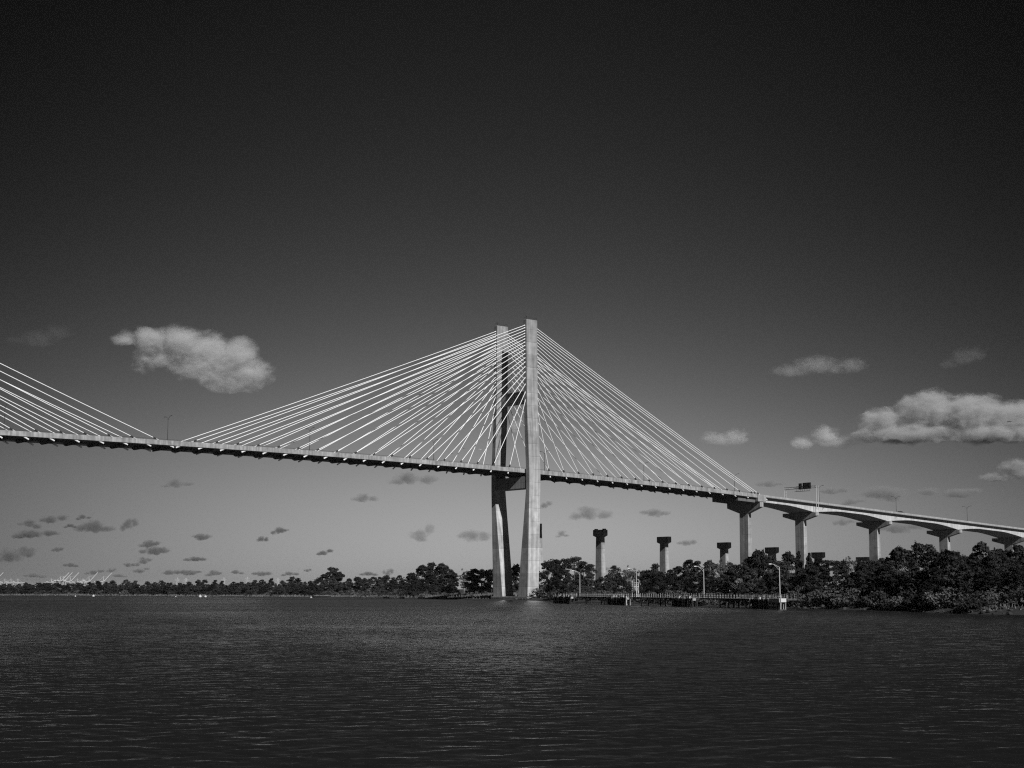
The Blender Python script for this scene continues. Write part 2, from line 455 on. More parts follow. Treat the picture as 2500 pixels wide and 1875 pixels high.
# slender steel handrail above the barrier
for k in (0, 1):
    mb = MB(); tr = T0 + .14 if k == 0 else TC * 2 - T0 - .14
    ss = srange(S0, S1, 4.4)
    for a, b in zip(ss[:-1], ss[1:]):
        mb.bar((a, tr, z_bar(a) + .38), (b, tr, z_bar(b) + .38), .09)
        mb.bar((a, tr, z_bar(a) - .05), (a, tr, z_bar(a) + .38), .07)
    mb.build('handrail', M['dark'], bridge)
# transverse floor beams with haunched ends, one at every stay
fs_ = sorted([-x for x in MAIN_I] + [-335.3 + x for x in MAIN_I] + SIDE_I[:14] + [-167.65, 0.0 - 3.2, 3.2])
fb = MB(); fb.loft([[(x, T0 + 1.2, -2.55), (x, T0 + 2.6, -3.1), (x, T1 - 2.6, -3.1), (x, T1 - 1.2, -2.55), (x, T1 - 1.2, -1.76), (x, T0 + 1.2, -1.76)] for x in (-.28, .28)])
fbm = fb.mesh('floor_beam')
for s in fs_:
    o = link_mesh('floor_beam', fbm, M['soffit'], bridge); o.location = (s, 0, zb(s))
# counterweight and end block over the anchor pier
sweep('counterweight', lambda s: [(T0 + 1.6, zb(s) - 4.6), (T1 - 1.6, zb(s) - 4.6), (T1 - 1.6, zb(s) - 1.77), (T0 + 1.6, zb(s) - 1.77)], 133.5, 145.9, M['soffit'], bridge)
sweep('end_block', lambda s: [(T0 - .35, 47.75), (T1 + .35, 47.75), (T1 + .35, z_bar(s)), (T0 - .35, z_bar(s))], 146.0, 152.0, M['edge'], bridge, 3, bevel=.08)

# pylons
LEG = [(1.55, 11.95, 5.3), (17, 12.45, 7.1), (40, 13.15, 10.0), (48.4, 13.4, 10.93), (55.5, 13.4, 10.93), (84, 11.75, 9.42), (122.2, 11.45, 9.15)]
def pylon(sc):
    for k in (-1, 1):
        mb = MB(); rings = []
        for z, o_, i_ in LEG:
            hs = 3.1; a, b = TC + k * o_, TC + k * i_
            rings.append([(sc - hs, a, z), (sc + hs, a, z), (sc + hs, b, z), (sc - hs, b, z)])
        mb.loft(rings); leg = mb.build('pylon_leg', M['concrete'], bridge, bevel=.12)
        bc = MB(); t = TC + k * 10.3
        bc.tube((sc - 2.2, t, 122.0), (sc - 2.2, t, 124.2), .09); bc.tube((sc - 2.2, t, 123.6), (sc - 2.2, t, 124.4), .28, .22)
        bc.build('beacon', M['dark'], leg)
        hr = MB()
        for (x0, x1, y0, y1) in ((-2.8, 2.8, -1, -1), (-2.8, 2.8, .95, .95), (-2.8, -2.8, -1, .95), (2.8, 2.8, -1, .95)):
            hr.bar((sc + x0, t + y0, 123.2), (sc + x1, t + y1, 123.2), .06); hr.bar((sc + x0, t + y0, 122.2), (sc + x0, t + y0, 123.2), .06)
            hr.bar((sc + x1, t + y1, 122.2), (sc + x1, t + y1, 123.2), .06)
        hr.build('guard_rail', M['dark'], leg)
    mb = MB(); mb.loft([[(sc - .8, TC + q * 9.25 , 85.4), (sc + .8, TC + q * 9.25, 85.4), (sc + .8, TC + q * 9.2, 91.0), (sc - .8, TC + q * 9.2, 91.0)] for q in (-1.02, 1.02)])
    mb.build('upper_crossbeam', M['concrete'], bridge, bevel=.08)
    mb = MB(); mb.loft([[(sc - 2.95, TC + q * 10.95, 48.0), (sc + 2.95, TC + q * 10.95, 48.0), (sc + 2.95, TC + q * 10.95, 53.1), (sc - 2.95, TC + q * 10.95, 53.1)] for q in (-1.0, 1.0)])
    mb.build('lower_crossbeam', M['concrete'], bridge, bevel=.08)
    mb = MB(); mb.box(sc - 3.9, sc + 3.9, TC - 12.6, TC + 12.6, -3, 1.55)
    mb.build('pylon_footing', M['footing'], bridge, bevel=.15)
    for k in (-1, 1):
        mb = MB(); mb.box(sc - 2.6, sc + 2.6, TC + k * 10.55 - .33, TC + k * 10.55 + .33, zb(sc) - 3.7, zb(sc) - 2.7); mb.build('bearing_ledge', M['soffit'], bridge)
pylon(0.0); pylon(-335.3)

# stay cables: each one a cable with a guide pipe at the pylon, a damper, a sleeve at the deck and an anchor stub below
def stay(sc, sg, dist, zt, k):
    half = 9.6; s = sc + sg * dist; tb = TC + k * half
    legmid = 10.3 + (122 - zt) * .0065
    top = Vector((sc + sg * 3.0, TC + k * legmid, zt))
    bot = Vector((s, tb, zb(s)))
    d = (bot - top).normalized()
    Lc = (bot - top).length
    mb = MB(); pts = []
    for i in range(7):                       # slight catenary sag
        f = i / 6; p = top + (bot - top) * f; p.z -= .006 * Lc * 4 * f * (1 - f) * .5; pts.append(p)
    mb.path(pts, .13, 6)
    c = mb.build('stay_cable', M['cable'], bridge)
    m = MB(); m.tube(bot - d * .75, bot + d * .35, .30, .36, 8); m.build('damper', M['rubber'], c)
    low = bot + d * (1.9 / max(.2, -d.z))
    m = MB(); m.tube(bot + d * .3, low, .2, .23, 8); m.build('sleeve', M['cable'], c)
    e2 = low + d * (1.25 / max(.45, -d.z))
    m = MB(); m.tube(low, e2, .32, .30, 8); m.build('anchor_stub', M['pale'], c)
    m = MB(); m.tube(top - d * .3, top + d * .9, .26, .2, 8); m.build('guide_pipe', M['pale'], c)
for i in range(18):
    for k in (-1, 1):
        stay(0.0, -1, MAIN_I[i], ANCH_Z[i], k)
        stay(0.0, 1, SIDE_I[i], ANCH_Z[i] - .4, k)
        stay(-335.3, 1, MAIN_I[i], ANCH_Z[i], k)

# ------------------------------------------------------------------ approach viaduct
via = empty('approach_viaduct', (P0[0], P0[1], 0), PHI)
tag(via, 'haunched concrete approach viaduct on single-column piers beyond the cables', 'bridge')
PIERS = [149.0, 191.3, 252.1, 316.0, 381.0, 446.0, 512.0, 580.0]
def web_top(s): return z_bar(s) - .9 - .3
def depth(s):
    d = min(abs(s - p) for p in PIERS[1:]) if s > 168 else 99
    return 2.15 + 1.95 * max(0, 1 - d / 21.) ** 1.35
for a, b in zip(PIERS[:-1], PIERS[1:]):
    a2 = 152.02 if a == PIERS[0] else a + .02
    sweep('box_girder', lambda s: [(1.3, web_top(s) - depth(s)), (17.9, web_top(s) - depth(s)), (17.9, web_top(s)), (1.3, web_top(s))], a2, b - .02, M['concrete2'], via, 3.0)
    sweep('deck_slab', lambda s: [(T0, web_top(s) + .003), (T1, web_top(s) + .003), (T1, web_top(s) + .3), (T0, web_top(s) + .3)], a2, b - .02, M['soffit'], via, 6)
    for q in (0, 1):
        def tt(t): return t if q == 0 else TC * 2 - t
        sweep('barrier', lambda s: [(tt(T0 + .02), web_top(s) + .303), (tt(T0 + .5), web_top(s) + .303), (tt(T0 + .25), z_bar(s)), (tt(T0 + .02), z_bar(s))], a2, b - .05, M['barrier'], via, 6)
    sweep('median_barrier', lambda s: [(TC - .35, web_top(s) + .303), (TC + .35, web_top(s) + .303), (TC + .1, z_bar(s) - .05), (TC - .1, z_bar(s) - .05)], a2, b - .05, M['barrier'], via, 6)
PT = 10.5
for p in PIERS[:-1]:
    ct = 47.72 if p == PIERS[0] else web_top(p) - depth(p) - .05
    end, dp = (2.5, 5.3) if p == PIERS[0] else (1.75, 3.9)
    mb = MB()
    mb.loft([[(x, PT - 11.1, ct), (x, PT - 11.1, ct - end), (x, PT - 2.95, ct - dp), (x, PT + 2.95, ct - dp), (x, PT + 11.1, ct - end), (x, PT + 11.1, ct)] for x in (p - 1.25, p + 1.25)])
    mb.build('pier_cap', M['pier'], via, bevel=.06)
    mb = MB(); z1 = ct - dp - .02
    mb.loft([[(p - 1.15 - w, PT - 2.85, z), (p + 1.15 + w, PT - 2.85, z), (p + 1.15 + w, PT + 2.85, z), (p - 1.15 - w, PT + 2.85, z)] for z, w in ((-1.0, .55), (z1, 0))])
    mb.build('pier_column', M['pier'], via, bevel=.06)
# drain downpipes: pale pipe on the cap ends of the second and third pier
for p in PIERS[1:3]:
    mb = MB(); mb.tube((p + 6.2, T0 + 1.0, web_top(p) - .2), (p + 6.2, T0 + 1.0, web_top(p) - 2.0), .14); mb.build('drain_pipe', M['dark'], via)

# ------------------------------------------------------------------ piers of the former bridge, no deck left on them
OLD = [(78.3, 33.4), (121.8, 31.0), (165.8, 29.0), (203.2, 27.1), (241.6, 25.0), (280.7, 22.9)]
old_desc = ['tallest capped pier, two stubs left on its top', 'flat-topped T pier, second in height of the deckless row', 'short T pier rising just before the anchor pier',
            'low T pier half hidden behind a leafy tree', 'low T pier with its cap just over the trees', 'lowest pier cap barely showing above the tree tops']
for n, (s, z) in enumerate(OLD):
    w = np.array(P0) + (s + 1.1) * AX_S + 42 * AX_T
    r = empty('abandoned_pier', (w[0], w[1], 0), PHI)
    tag(r, old_desc[n] + ' of the old bridge', 'pier', 'piers of the former bridge')
    mb = MB(); mb.loft([[(-1.1 - q, -2 - q, zz), (1.1 + q, -2 - q, zz), (1.1 + q, 2 + q, zz), (-1.1 - q, 2 + q, zz)] for zz, q in ((.5, .45), (z - 3.45, 0))])
    mb.build('column', M['old'], r, bevel=.08)
    mb = MB(); mb.loft([[(x, -4, z), (x, -4, z - 2.8), (x, -2.1, z - 3.5), (x, 2.1, z - 3.5), (x, 4, z - 2.8), (x, 4, z)] for x in (-1.25, 1.25)])
    mb.build('cap', M['old'], r, bevel=.08)
    if n == 0:
        for t in (-2.9, 2.9):
            mb = MB(); mb.box(-.7, .7, t - .6, t + .6, z + .002, z + .5); mb.build('bearing_stub', M['old'], r)
w = np.array(P0) + 38.6 * AX_S + 42 * AX_T
r = empty('abandoned_pier', (w[0], w[1], 0), PHI)
tag(r, 'slender tapered pier of the old bridge seen directly beside the pylon leg', 'pier', 'piers of the former bridge')
mb = MB(); mb.loft([[(-2.0 - q, -2 - q, zz), (2.0 + q, -2 - q, zz), (2.0 + q, 3 + q, zz), (-2.0 - q, 3 + q, zz)] for zz, q in ((.5, .75), (32.4, 0))]); mb.build('column', M['old'], r, bevel=.08)
mb = MB(); mb.box(-2.05, 2.05, -2.05, 3.05, 32.4, 35.3); mb.build('cap', M['old'], r, bevel=.08)

# ------------------------------------------------------------------ lamps, gantry, car on the deck
def bridge_lamp(s, n):
    w = P0 + s * AX_S + TC * AX_T
    base = zb(s) - .52
    r = empty('street_lamp', (w[0], w[1], base), PHI)
    where = ['over the far half of the main span', 'at mid-span between the two cable fans', 'among the long cables of the main span', 'behind the steep cables of the main span', 'just beyond the pylon',
             'among the side-span cables', 'under the last backstays', 'right behind the sign gantry', 'beside the car on the viaduct', 'alone on the far viaduct'][n]
    tag(r, 'twin-arm street lamp on the deck ' + where, 'street lamp', 'street lamps along the deck')
    mb = MB(); mb.tube((0, 0, 0), (0, 0, 9.0), .13, .08); mb.build('pole', M['dark'], r)
    for q in (-1, 1):
        a = MB(); a.path([(0, 0, 8.7), (0, q * .7, 9.5), (0, q * 1.6, 9.95), (0, q * 2.4, 10.05)], .06)
        arm = a.build('arm', M['dark'], r)
        h = MB(); h.box(-.18, .18, q * 2.4 - .1, q * 2.4 + .75 * q if q > 0 else q * 2.4 + .1, 9.96, 10.12) if q > 0 else h.box(-.18, .18, q * 2.4 - .75, q * 2.4 + .1, 9.96, 10.12)
        h.build('lamp_head', M['dark'], arm)
for n, s in enumerate([-227, -166, -105, -44.4, 16.6, 78.1, 140.7, 205.5, 271.0, 337.7]): bridge_lamp(s, n)

gs = 191.3
w = P0 + gs * AX_S
gan = empty('sign_gantry', (w[0], w[1], zb(gs) - 1.5), PHI)
tag(gan, 'steel sign gantry spanning the road with two dark sign panels', 'sign gantry')
def gz(z): return z - (zb(gs) - 1.5)
for t, z0 in ((-.85, gz(45.4)), (20.6, 0.0)):
    for x in (-.75, .75):
        mb = MB(); mb.tube((x, t, z0), (x, t, gz(57.7)), .15, .15, 8); mb.build('post', M['lamp'], gan)
for x in (-.75, .75):
    for z in (57.6, 56.6):
        mb = MB(); mb.tube((x, -.85, gz(z)), (x, 20.6, gz(z)), .12, .12, 8); mb.build('chord', M['lamp'], gan)
mb = MB()
for i in range(12):
    t = -.85 + 21.45 * i / 11
    mb.bar((-.75, t, gz(56.6)), (-.75, t, gz(57.6)), .08); mb.bar((.75, t, gz(56.6)), (.75, t, gz(57.6)), .08)
    if i < 11:
        t2 = t + 21.45 / 11
        mb.bar((-.75, t, gz(56.6)), (-.75, t2, gz(57.6)), .07); mb.bar((-.75, t, gz(57.6)), (.75, t2, gz(57.6)), .06)
mb.build('lattice', M['steel'], gan)
mb = MB(); mb.box(-2.0, -.95, 2.9, 12.4, gz(54.95), gz(55.1)); cw = mb.build('catwalk', M['dark'], gan)
mb = MB()
for t in (3.2, 5.0, 6.6, 8.0, 9.3, 11.0, 12.2):
    mb.bar((-.9, t, gz(55.1)), (-.9, t, gz(57.6)), .1)
mb.build('hanger', M['dark'], gan)
for t0, t1, z0, z1 in ((2.1, 7.4, 56.1, 59.35), (8.1, 10.05, 56.0, 59.2)):
    mb = MB(); mb.box(-1.55, -1.1, t0, t1, gz(z0), gz(z1)); sp = mb.build('sign_panel', M['sign'], gan, bevel=.04)
    rb = MB()
    for z in (z0 + .5, z0 + 1.3, z0 + 2.1, z0 + 2.8): rb.box(-1.66, -1.56, t0 + .25, t1 - .25, gz(z), gz(z) + .12)
    for t in np.arange(t0 + .6, t1 - .3, 1.1): rb.box(-1.64, -1.552, t, t + .12, gz(z0 + .3), gz(z1 - .3))
    rb.build('stiffener', M['dark'], sp)

def make_car(name, s, t, mat, label, dirn=1):
    w = P0 + s * AX_S + t * AX_T
    r = empty(name, (w[0], w[1], zb(s) - 1.9 + .003), PHI)
    r.location.z = web_top(s) + .303; r.rotation_euler = (0, 0, PHI)
    tag(r, label, 'car'); r.scale = (1.1, 1.05, 1.18)
    prof = [(-2.3, .35), (2.3, .35), (2.35, .75), (1.9, .92), (1.1, 1.0), (.45, 1.5), (-1.1, 1.52), (-1.9, 1.05), (-2.3, .98)]
    mb = MB(); mb.loft([[(x, y, z) for x, z in prof] for y in (-.88, .88)]); mb.build('body', mat, r, bevel=.08)
    for y in (-.885, .885):
        g = MB(); sgn = 1 if y > 0 else -1
        g.loft([[(x, yy, z) for x, z in ((-1.6, 1.08), (.85, 1.05), (.38, 1.43), (-1.0, 1.45))] for yy in (y, y + .012 * sgn)]); g.build('side_window', M['glass'], r)
    for x in (-1.45, 1.45):
        for y in (-.8, .8):
            g = MB(); g.tube((x, y - .12, .34), (x, y + .12, .34), .34, .34, 14); wh = g.build('wheel', M['rubber'], r)
            g = MB(); g.tube((x, y - .13, .34), (x, y + .13, .34), .2, .2, 10); g.build('rim', M['steel'], wh)
    for y in (-.6, .6):
        g = MB(); g.box(2.3, 2.37, y - .2, y + .2, .62, .78); g.build('headlight', M['pale'], r)
make_car('car', 263.5, 1.3, M['car'], 'dark car driving on the viaduct, roof showing over the barrier')

# ------------------------------------------------------------------ trees
def leaf_quads(rs, cen, n, rad, size, flat=1.0, shell=.55):
    """n leaf sprays scattered through an ellipsoid clump, more of them near its skin"""
    d = rs.normal(size=(n, 3)); d /= np.linalg.norm(d, axis=1)[:, None]
    rr = shell + (1 - shell) * rs.uniform(size=(n, 1)) ** .6
    p = cen + d * rr * np.array(rad)
    a = rs.normal(size=(n, 3)); a /= np.linalg.norm(a, axis=1)[:, None]
    b = np.cross(a, d + .4 * rs.normal(size=(n, 3))); b /= np.linalg.norm(b, axis=1)[:, None] + 1e-9
    w = size * rs.uniform(.55, 1.35, size=(n, 1)); h = w * rs.uniform(.45, .9, size=(n, 1)) * flat
    q = np.stack([p - a * w, p + b * h, p + a * w, p - b * h], 1)
    return q.reshape(-1, 3)
def quads_mesh(name, arrs, mat):
    V = np.concatenate(arrs); n = len(V) // 4
    me = bpy.data.meshes.new(name)
    me.vertices.add(len(V)); me.vertices.foreach_set('co', V.astype(np.float32).ravel())
    me.loops.add(n * 4); me.loops.foreach_set('vertex_index', np.arange(n * 4, dtype=np.int32))
    me.polygons.add(n); me.polygons.foreach_set('loop_start', np.arange(0, n * 4, 4, dtype=np.int32))
    try: me.polygons.foreach_set('loop_total', np.full(n, 4, dtype=np.int32))
    except Exception: pass
    me.update(); me.validate(); me.materials.append(mat)
    return me
def branch(mb, p, d, L, r, lev, tips, rs, spread=.6, up=.15):
    q = p + d * L
    mb.tube(p, q, r, r * .62, 5)
    if lev == 0: tips.append(q); return
    for k in range(rs.randint(2, 4)):
        nd = Vector((d.x + rs.normal(0, spread), d.y + rs.normal(0, spread), d.z + rs.normal(0, spread * .6) + up)).normalized()
        branch(mb, p + d * L * rs.uniform(.55, 1.0), nd, L * rs.uniform(.55, .8), r * .58, lev - 1, tips, rs, spread, up)
PROTO = {}
def finish(kind, trunk, arrs, leafmat, barkmat, H):
    tm = trunk.mesh('trunk'); tm.materials.append(barkmat)
    cm = quads_mesh('crown', arrs, leafmat)
    PROTO.setdefault(kind, []).append((tm, cm, H))
def tree_round(kind, seed, H, W, base, clumps, leaves, size, mat, bark='bark', gap=.62):
    rs = np.random.RandomState(seed); mb = MB(); tips = []
    top = H * .5; mb.tube((0, 0, -.6), (rs.normal(0, .2), rs.normal(0, .2), top), H * .022 + .08, H * .012, 7)
    for k in range(6):
        a = rs.uniform(0, 6.28); branch(mb, Vector((0, 0, H * rs.uniform(.22, .48))), Vector((math.cos(a), math.sin(a), .9)).normalized(), H * .2, H * .009 + .03, 1, tips, rs)
    arrs = []; lobes = [(rs.uniform(0, 6.28), rs.uniform(.35, 1.0), rs.uniform(.55, 1.25)) for _ in range(5)]
    for k in range(clumps):
        f = rs.uniform(0, 1); z = base + (H - base) * f
        env = math.sin(math.pi * min(1, .16 + .84 * f) ** .75) ** .6          # crown outline
        a = rs.uniform(0, 6.28)
        for la, lz, lk in lobes:                                              # uneven lobes and bays
            w_ = max(0, math.cos(a - la)) ** 3 * max(0, 1 - abs(f - lz) * 1.6); env *= 1 + (lk - 1) * w_
        rr = W * env * rs.uniform(.2, 1.12) ** .6
        cr = H * rs.uniform(.035, .105) * (1.0 if f < .8 else .8)
        z = min(z + H * rs.normal(0, .02), H - cr * .5)
        arrs.append(leaf_quads(rs, np.array([math.cos(a) * max(0, rr - cr * .5), math.sin(a) * max(0, rr - cr * .5), z]), int(leaves * (cr / (H * .08)) ** 1.5) + 8, (cr * 1.2, cr * 1.2, cr * gap * 1.15), size, 1.0, .3))
    for k in range(5):                                                        # sprigs breaking the skyline
        a = rs.uniform(0, 6.28); rr = W * rs.uniform(0, .32); e = Vector((math.cos(a) * rr, math.sin(a) * rr, H * rs.uniform(.88, 1.0)))
        mb.tube((0, 0, H * .48), e, .05, .02, 4); arrs.append(leaf_quads(rs, np.array(e) - np.array([0, 0, H * .02]), 26, (H * .03, H * .03, H * .075), size * .7, 1.0, .0))
    finish(kind, mb, arrs, M[mat], M[bark], H)
def tree_pine(kind, seed, H, mat):
    rs = np.random.RandomState(seed); mb = MB(); arrs = []
    mb.tube((0, 0, -.6), (rs.normal(0, .25), rs.normal(0, .25), H * .92), H * .014 + .06, .08, 7)
    for k in range(17):
        f = rs.uniform(.0, 1) ** .8; z = H * (.56 + .4 * f); a = rs.uniform(0, 6.28); L = H * (.2 * (1 - .75 * f) + .04) * rs.uniform(.6, 1.1)
        e = Vector((math.cos(a) * L, math.sin(a) * L, z + L * .25)); mb.tube((0, 0, z - L * .25), e, .07, .03, 4)
        cr = H * rs.uniform(.05, .085)
        arrs.append(leaf_quads(rs, np.array(e), 120, (cr * 1.3, cr * 1.3, cr * .75), .26, .8, .35))
    for k in range(4):
        cr = H * .06; arrs.append(leaf_quads(rs, np.array([rs.normal(0, .8), rs.normal(0, .8), H * rs.uniform(.9, .965)]), 120, (cr * 1.4, cr * 1.4, cr * .7), .26, .8, .3))
    finish(kind, mb, arrs, M[mat], M['bark'], H)
def tree_cedar(kind, seed, H, W, mat):
    rs = np.random.RandomState(seed); mb = MB(); arrs = []
    mb.tube((0, 0, -.6), (0, 0, H * .9), H * .016 + .05, .05, 6)
    for k in range(34):
        f = (k + rs.uniform()) / 34; z = H * (.06 + .9 * f); rr = W * (1 - f) ** .62 * (.75 + .4 * rs.uniform())
        a = rs.uniform(0, 6.28); cr = max(.35, rr * .55)
        arrs.append(leaf_quads(rs, np.array([math.cos(a) * rr * .5, math.sin(a) * rr * .5, z]), 95, (cr, cr, cr * 1.1), .3, .9, .5))
    finish(kind, mb, arrs, M[mat], M['bark'], H)
def tree_bare(kind, seed, H, mat, leafn=16):
    rs = np.random.RandomState(seed); mb = MB(); tips = []
    mb.tube((0, 0, -.6), (0, 0, H * .35), H * .016 + .05, H * .012, 6)
    for k in range(6):
        a = rs.uniform(0, 6.28); branch(mb, Vector((0, 0, H * rs.uniform(.2, .33))), Vector((.45 * math.cos(a), .45 * math.sin(a), 1)).normalized(), H * .27, H * .008 + .02, 3, tips, rs, .42, .28)
    zm = max(p.z for p in tips); arrs = []
    for p in tips: arrs.append(leaf_quads(rs, np.array(p), leafn, (H * .035, H * .035, H * .03), .2, .8, .2))
    finish(kind, mb, arrs, M[mat], M['barkpale'], zm + .3)
def shrub(kind, seed, H, W, mat, n=9, leaves=120, size=.22):
    rs = np.random.RandomState(seed); mb = MB(); tips = []; arrs = []
    for k in range(5):
        a = rs.uniform(0, 6.28); mb.tube((0, 0, -.3), (math.cos(a) * W * .5, math.sin(a) * W * .5, H * .6), .05, .02, 4)
    for k in range(n):
        a = rs.uniform(0, 6.28); rr = W * math.sqrt(rs.uniform()); cr = H * rs.uniform(.2, .32)
        z = cr * .7 + (H - cr * 1.5) * rs.uniform() * max(.15, 1 - (rr / W) ** 2)
        arrs.append(leaf_quads(rs, np.array([math.cos(a) * rr, math.sin(a) * rr, z]), leaves, (cr * 1.2, cr * 1.2, cr), size, .8, .4))
    finish(kind, mb, arrs, M[mat], M['bark'], H)
for k in range(5): tree_round('oak', 20 + k, 15, 5.6 + .5 * k, 2.0, 66, 80, .34, 'leaf')
for k in range(3): tree_round('broadleaf', 40 + k, 13, 4.3, 1.3, 58, 76, .32, 'leafmid')
for k in range(2): tree_round('loose', 50 + k, 15, 4.6, 3.6, 52, 40, .32, 'leafmid', 'barkpale')
for k in range(3): tree_pine('pine', 60 + k, 17, 'leaf')
for k in range(2): tree_cedar('cedar', 70 + k, 14, 3.0, 'leaf')
for k in range(2): tree_bare('bare', 80 + k, 13, 'leafpale')
for k in range(3): shrub('shrub', 90 + k, 3.4, 2.6, 'leafpale')
for k in range(3): shrub('darkshrub', 95 + k, 4.2, 2.8, 'leafmid', 11, 130, .25)

NAMES = dict(oak='oak_tree', broadleaf='broadleaf_tree', loose='broadleaf_tree', pine='pine_tree', cedar='cedar_tree', bare='bare_tree', shrub='shrub', darkshrub='shrub')
LOOK = dict(oak='dense dark round-crowned tree', broadleaf='mid-grey bushy broadleaf tree', loose='loose open-crowned tree', pine='umbrella-crowned pine with bare trunk',
            cedar='dark columnar cedar', bare='pale half-bare tree', shrub='pale leafy shrub', darkshrub='darker rounded shrub')
MARKS = {'far': [(90, 'beyond the row of old pilings'), (200, 'before the raised harbour cranes'), (330, 'beyond the tall shore posts'), (495, 'behind the pair of white buoys'), (610, 'below the power towers'), (755, 'behind the dark barge')],
         'grove': [(815, 'behind the dark barge'), (900, 'between barge and marsh skiffs'), (1000, 'behind the marsh skiffs'), (1080, 'in the tall marsh grove'), (1190, 'beside the pylon footing')],
         'dock': [(1350, 'just past the pylon'), (1440, 'by the tallest old pier'), (1550, 'behind the dock access tower'), (1630, 'by the second old pier'), (1735, 'behind the middle dock dolphin')],
         'right': [(1810, 'by the anchor pier'), (1890, 'behind the white fender panel'), (1960, 'below the sign gantry'), (2060, 'between gantry pier and next pier'), (2140, 'by the third viaduct pier'), (2225, 'between third and fourth viaduct pier'),
                   (2310, 'by the fourth viaduct pier'), (2400, 'between fourth and fifth viaduct pier'), (2500, 'under the far end of the viaduct')]}
tree_rs = random.Random(11)
sh_vis = [(x, on_z(x, y)) for x, y in SHORE_PX]
def shore_D(x):
    if x <= 0: return 1040 + (0 - x) * .22
    if x >= 2500: return 281 - (x - 2500) * .05
    for (a, pa), (b, pb) in zip(sh_vis[:-1], sh_vis[1:]):
        if a <= x <= b: return pa[1] + (pb[1] - pa[1]) * (x - a) / (b - a)
n_trees = 0
pier_spots = [P0 + p * AX_S + PT * AX_T for p in PIERS] + [P0 + (s + 1.1) * AX_S + 42 * AX_T for s, z in OLD] + [P0 + 38.6 * AX_S + 42 * AX_T, P0 + 0 * AX_S, P0 + 19.2 * AX_T]
def plant(kind, x, D, h, zone, wide=1.0, row='waterside'):
    global n_trees
    p = at_dist(x, D)
    for q in pier_spots:
        if np.hypot(*(p - q)) < 6.0: return None
    k = tree_rs.randrange(len(PROTO[kind])); tm, cm, H = PROTO[kind][k]
    z = land_h(shore_dist(p[0], p[1])) * low_f(p[0]) - .15
    r = empty(NAMES[kind], (p[0], p[1], z), tree_rs.uniform(0, 6.28))
    sc = (h) / H; wv = wide * tree_rs.uniform(.92, 1.12)
    r.scale = (sc * wv, sc * wv, sc)
    lab = row + ' ' + LOOK[kind] + ' ' + min(MARKS[zone], key=lambda m_: abs(m_[0] - x))[1]
    tag(r, lab, 'shrub' if 'shrub' in kind else 'tree', lab.replace(' tree', ' trees').replace(' shrub', ' shrubs').replace(' pine', ' pines').replace(' cedar', ' cedars'))
    link_mesh('stem' if 'shrub' in kind else 'trunk', tm, None, r); link_mesh('foliage' if 'shrub' in kind else 'crown', cm, None, r)
    n_trees += 1
    return r
def top_tree(kind, x, y, off, zone, wide=1.0, row='tall'):
    D = shore_D(x) + off
    h = z_at(x, y, D) - land_h(off) * low_f(at_dist(x, D)[0]) + .15
    return plant(kind, x, D, h, zone, wide, row)
# skyline trees: photo column, photo row of the tree top, kind
SKY_FAR = [(4, 1428), (25, 1425), (63, 1422), (95, 1424), (114, 1423), (140, 1422), (166, 1424), (190, 1422), (218, 1421), (239, 1417), (258, 1420), (275, 1417), (308, 1415), (330, 1417), (359, 1419), (378, 1421), (395, 1417),
           (419, 1422), (441, 1424), (462, 1420), (483, 1415), (499, 1415), (525, 1416), (542, 1418), (571, 1420), (590, 1420), (606, 1421), (622, 1416), (639, 1415), (662, 1412), (689, 1417), (713, 1408), (727, 1411), (745, 1420), (758, 1418), (772, 1414)]
for i, (x, y) in enumerate(SKY_FAR):
    top_tree(tree_rs.choice(['oak', 'oak', 'broadleaf', 'oak']), x, y, tree_rs.uniform(70, 130), 'far', 1.15)
SKY_MID = [(790, 1402, 'oak'), (810, 1385, 'oak'), (830, 1396, 'broadleaf'), (852, 1412, 'broadleaf'), (873, 1408, 'oak'), (890, 1411, 'broadleaf'), (911, 1408, 'oak'), (927, 1408, 'oak'), (943, 1404, 'oak'), (960, 1409, 'broadleaf'),
           (977, 1404, 'oak'), (1004, 1398, 'oak'), (1031, 1379, 'oak'), (1053, 1373, 'oak'), (1078, 1374, 'oak'), (1091, 1381, 'broadleaf'), (1107, 1395, 'broadleaf'), (1133, 1386, 'bare'), (1146, 1392, 'loose'), (1158, 1386, 'broadleaf'),
           (1176, 1388, 'oak'), (1198, 1388, 'oak'), (1262, 1377, 'broadleaf'), (1245, 1392, 'oak')]
for x, y, k in SKY_MID: top_tree(k, x, y, tree_rs.uniform(55, 95), 'grove', 1.15)
SKY_DOCK = [(1338, 1370, 'oak'), (1357, 1362, 'pine'), (1380, 1360, 'pine'), (1402, 1352, 'pine'), (1424, 1365, 'pine'), (1443, 1373, 'pine'), (1368, 1376, 'oak'), (1412, 1384, 'broadleaf'), (1440, 1394, 'oak'), (1484, 1399, 'broadleaf'),
            (1500, 1378, 'loose'), (1522, 1377, 'bare'), (1541, 1383, 'bare'), (1512, 1396, 'oak'), (1550, 1391, 'broadleaf'), (1572, 1390, 'broadleaf'), (1600, 1372, 'broadleaf'), (1584, 1388, 'oak'), (1614, 1392, 'oak'), (1636, 1385, 'oak'), (1660, 1377, 'oak'),
            (1688, 1361, 'oak'), (1707, 1364, 'oak'), (1735, 1362, 'broadleaf'), (1750, 1357, 'bare'), (1784, 1369, 'broadleaf')]
for x, y, k in SKY_DOCK: top_tree(k, x, y, tree_rs.uniform(38, 70), 'dock')
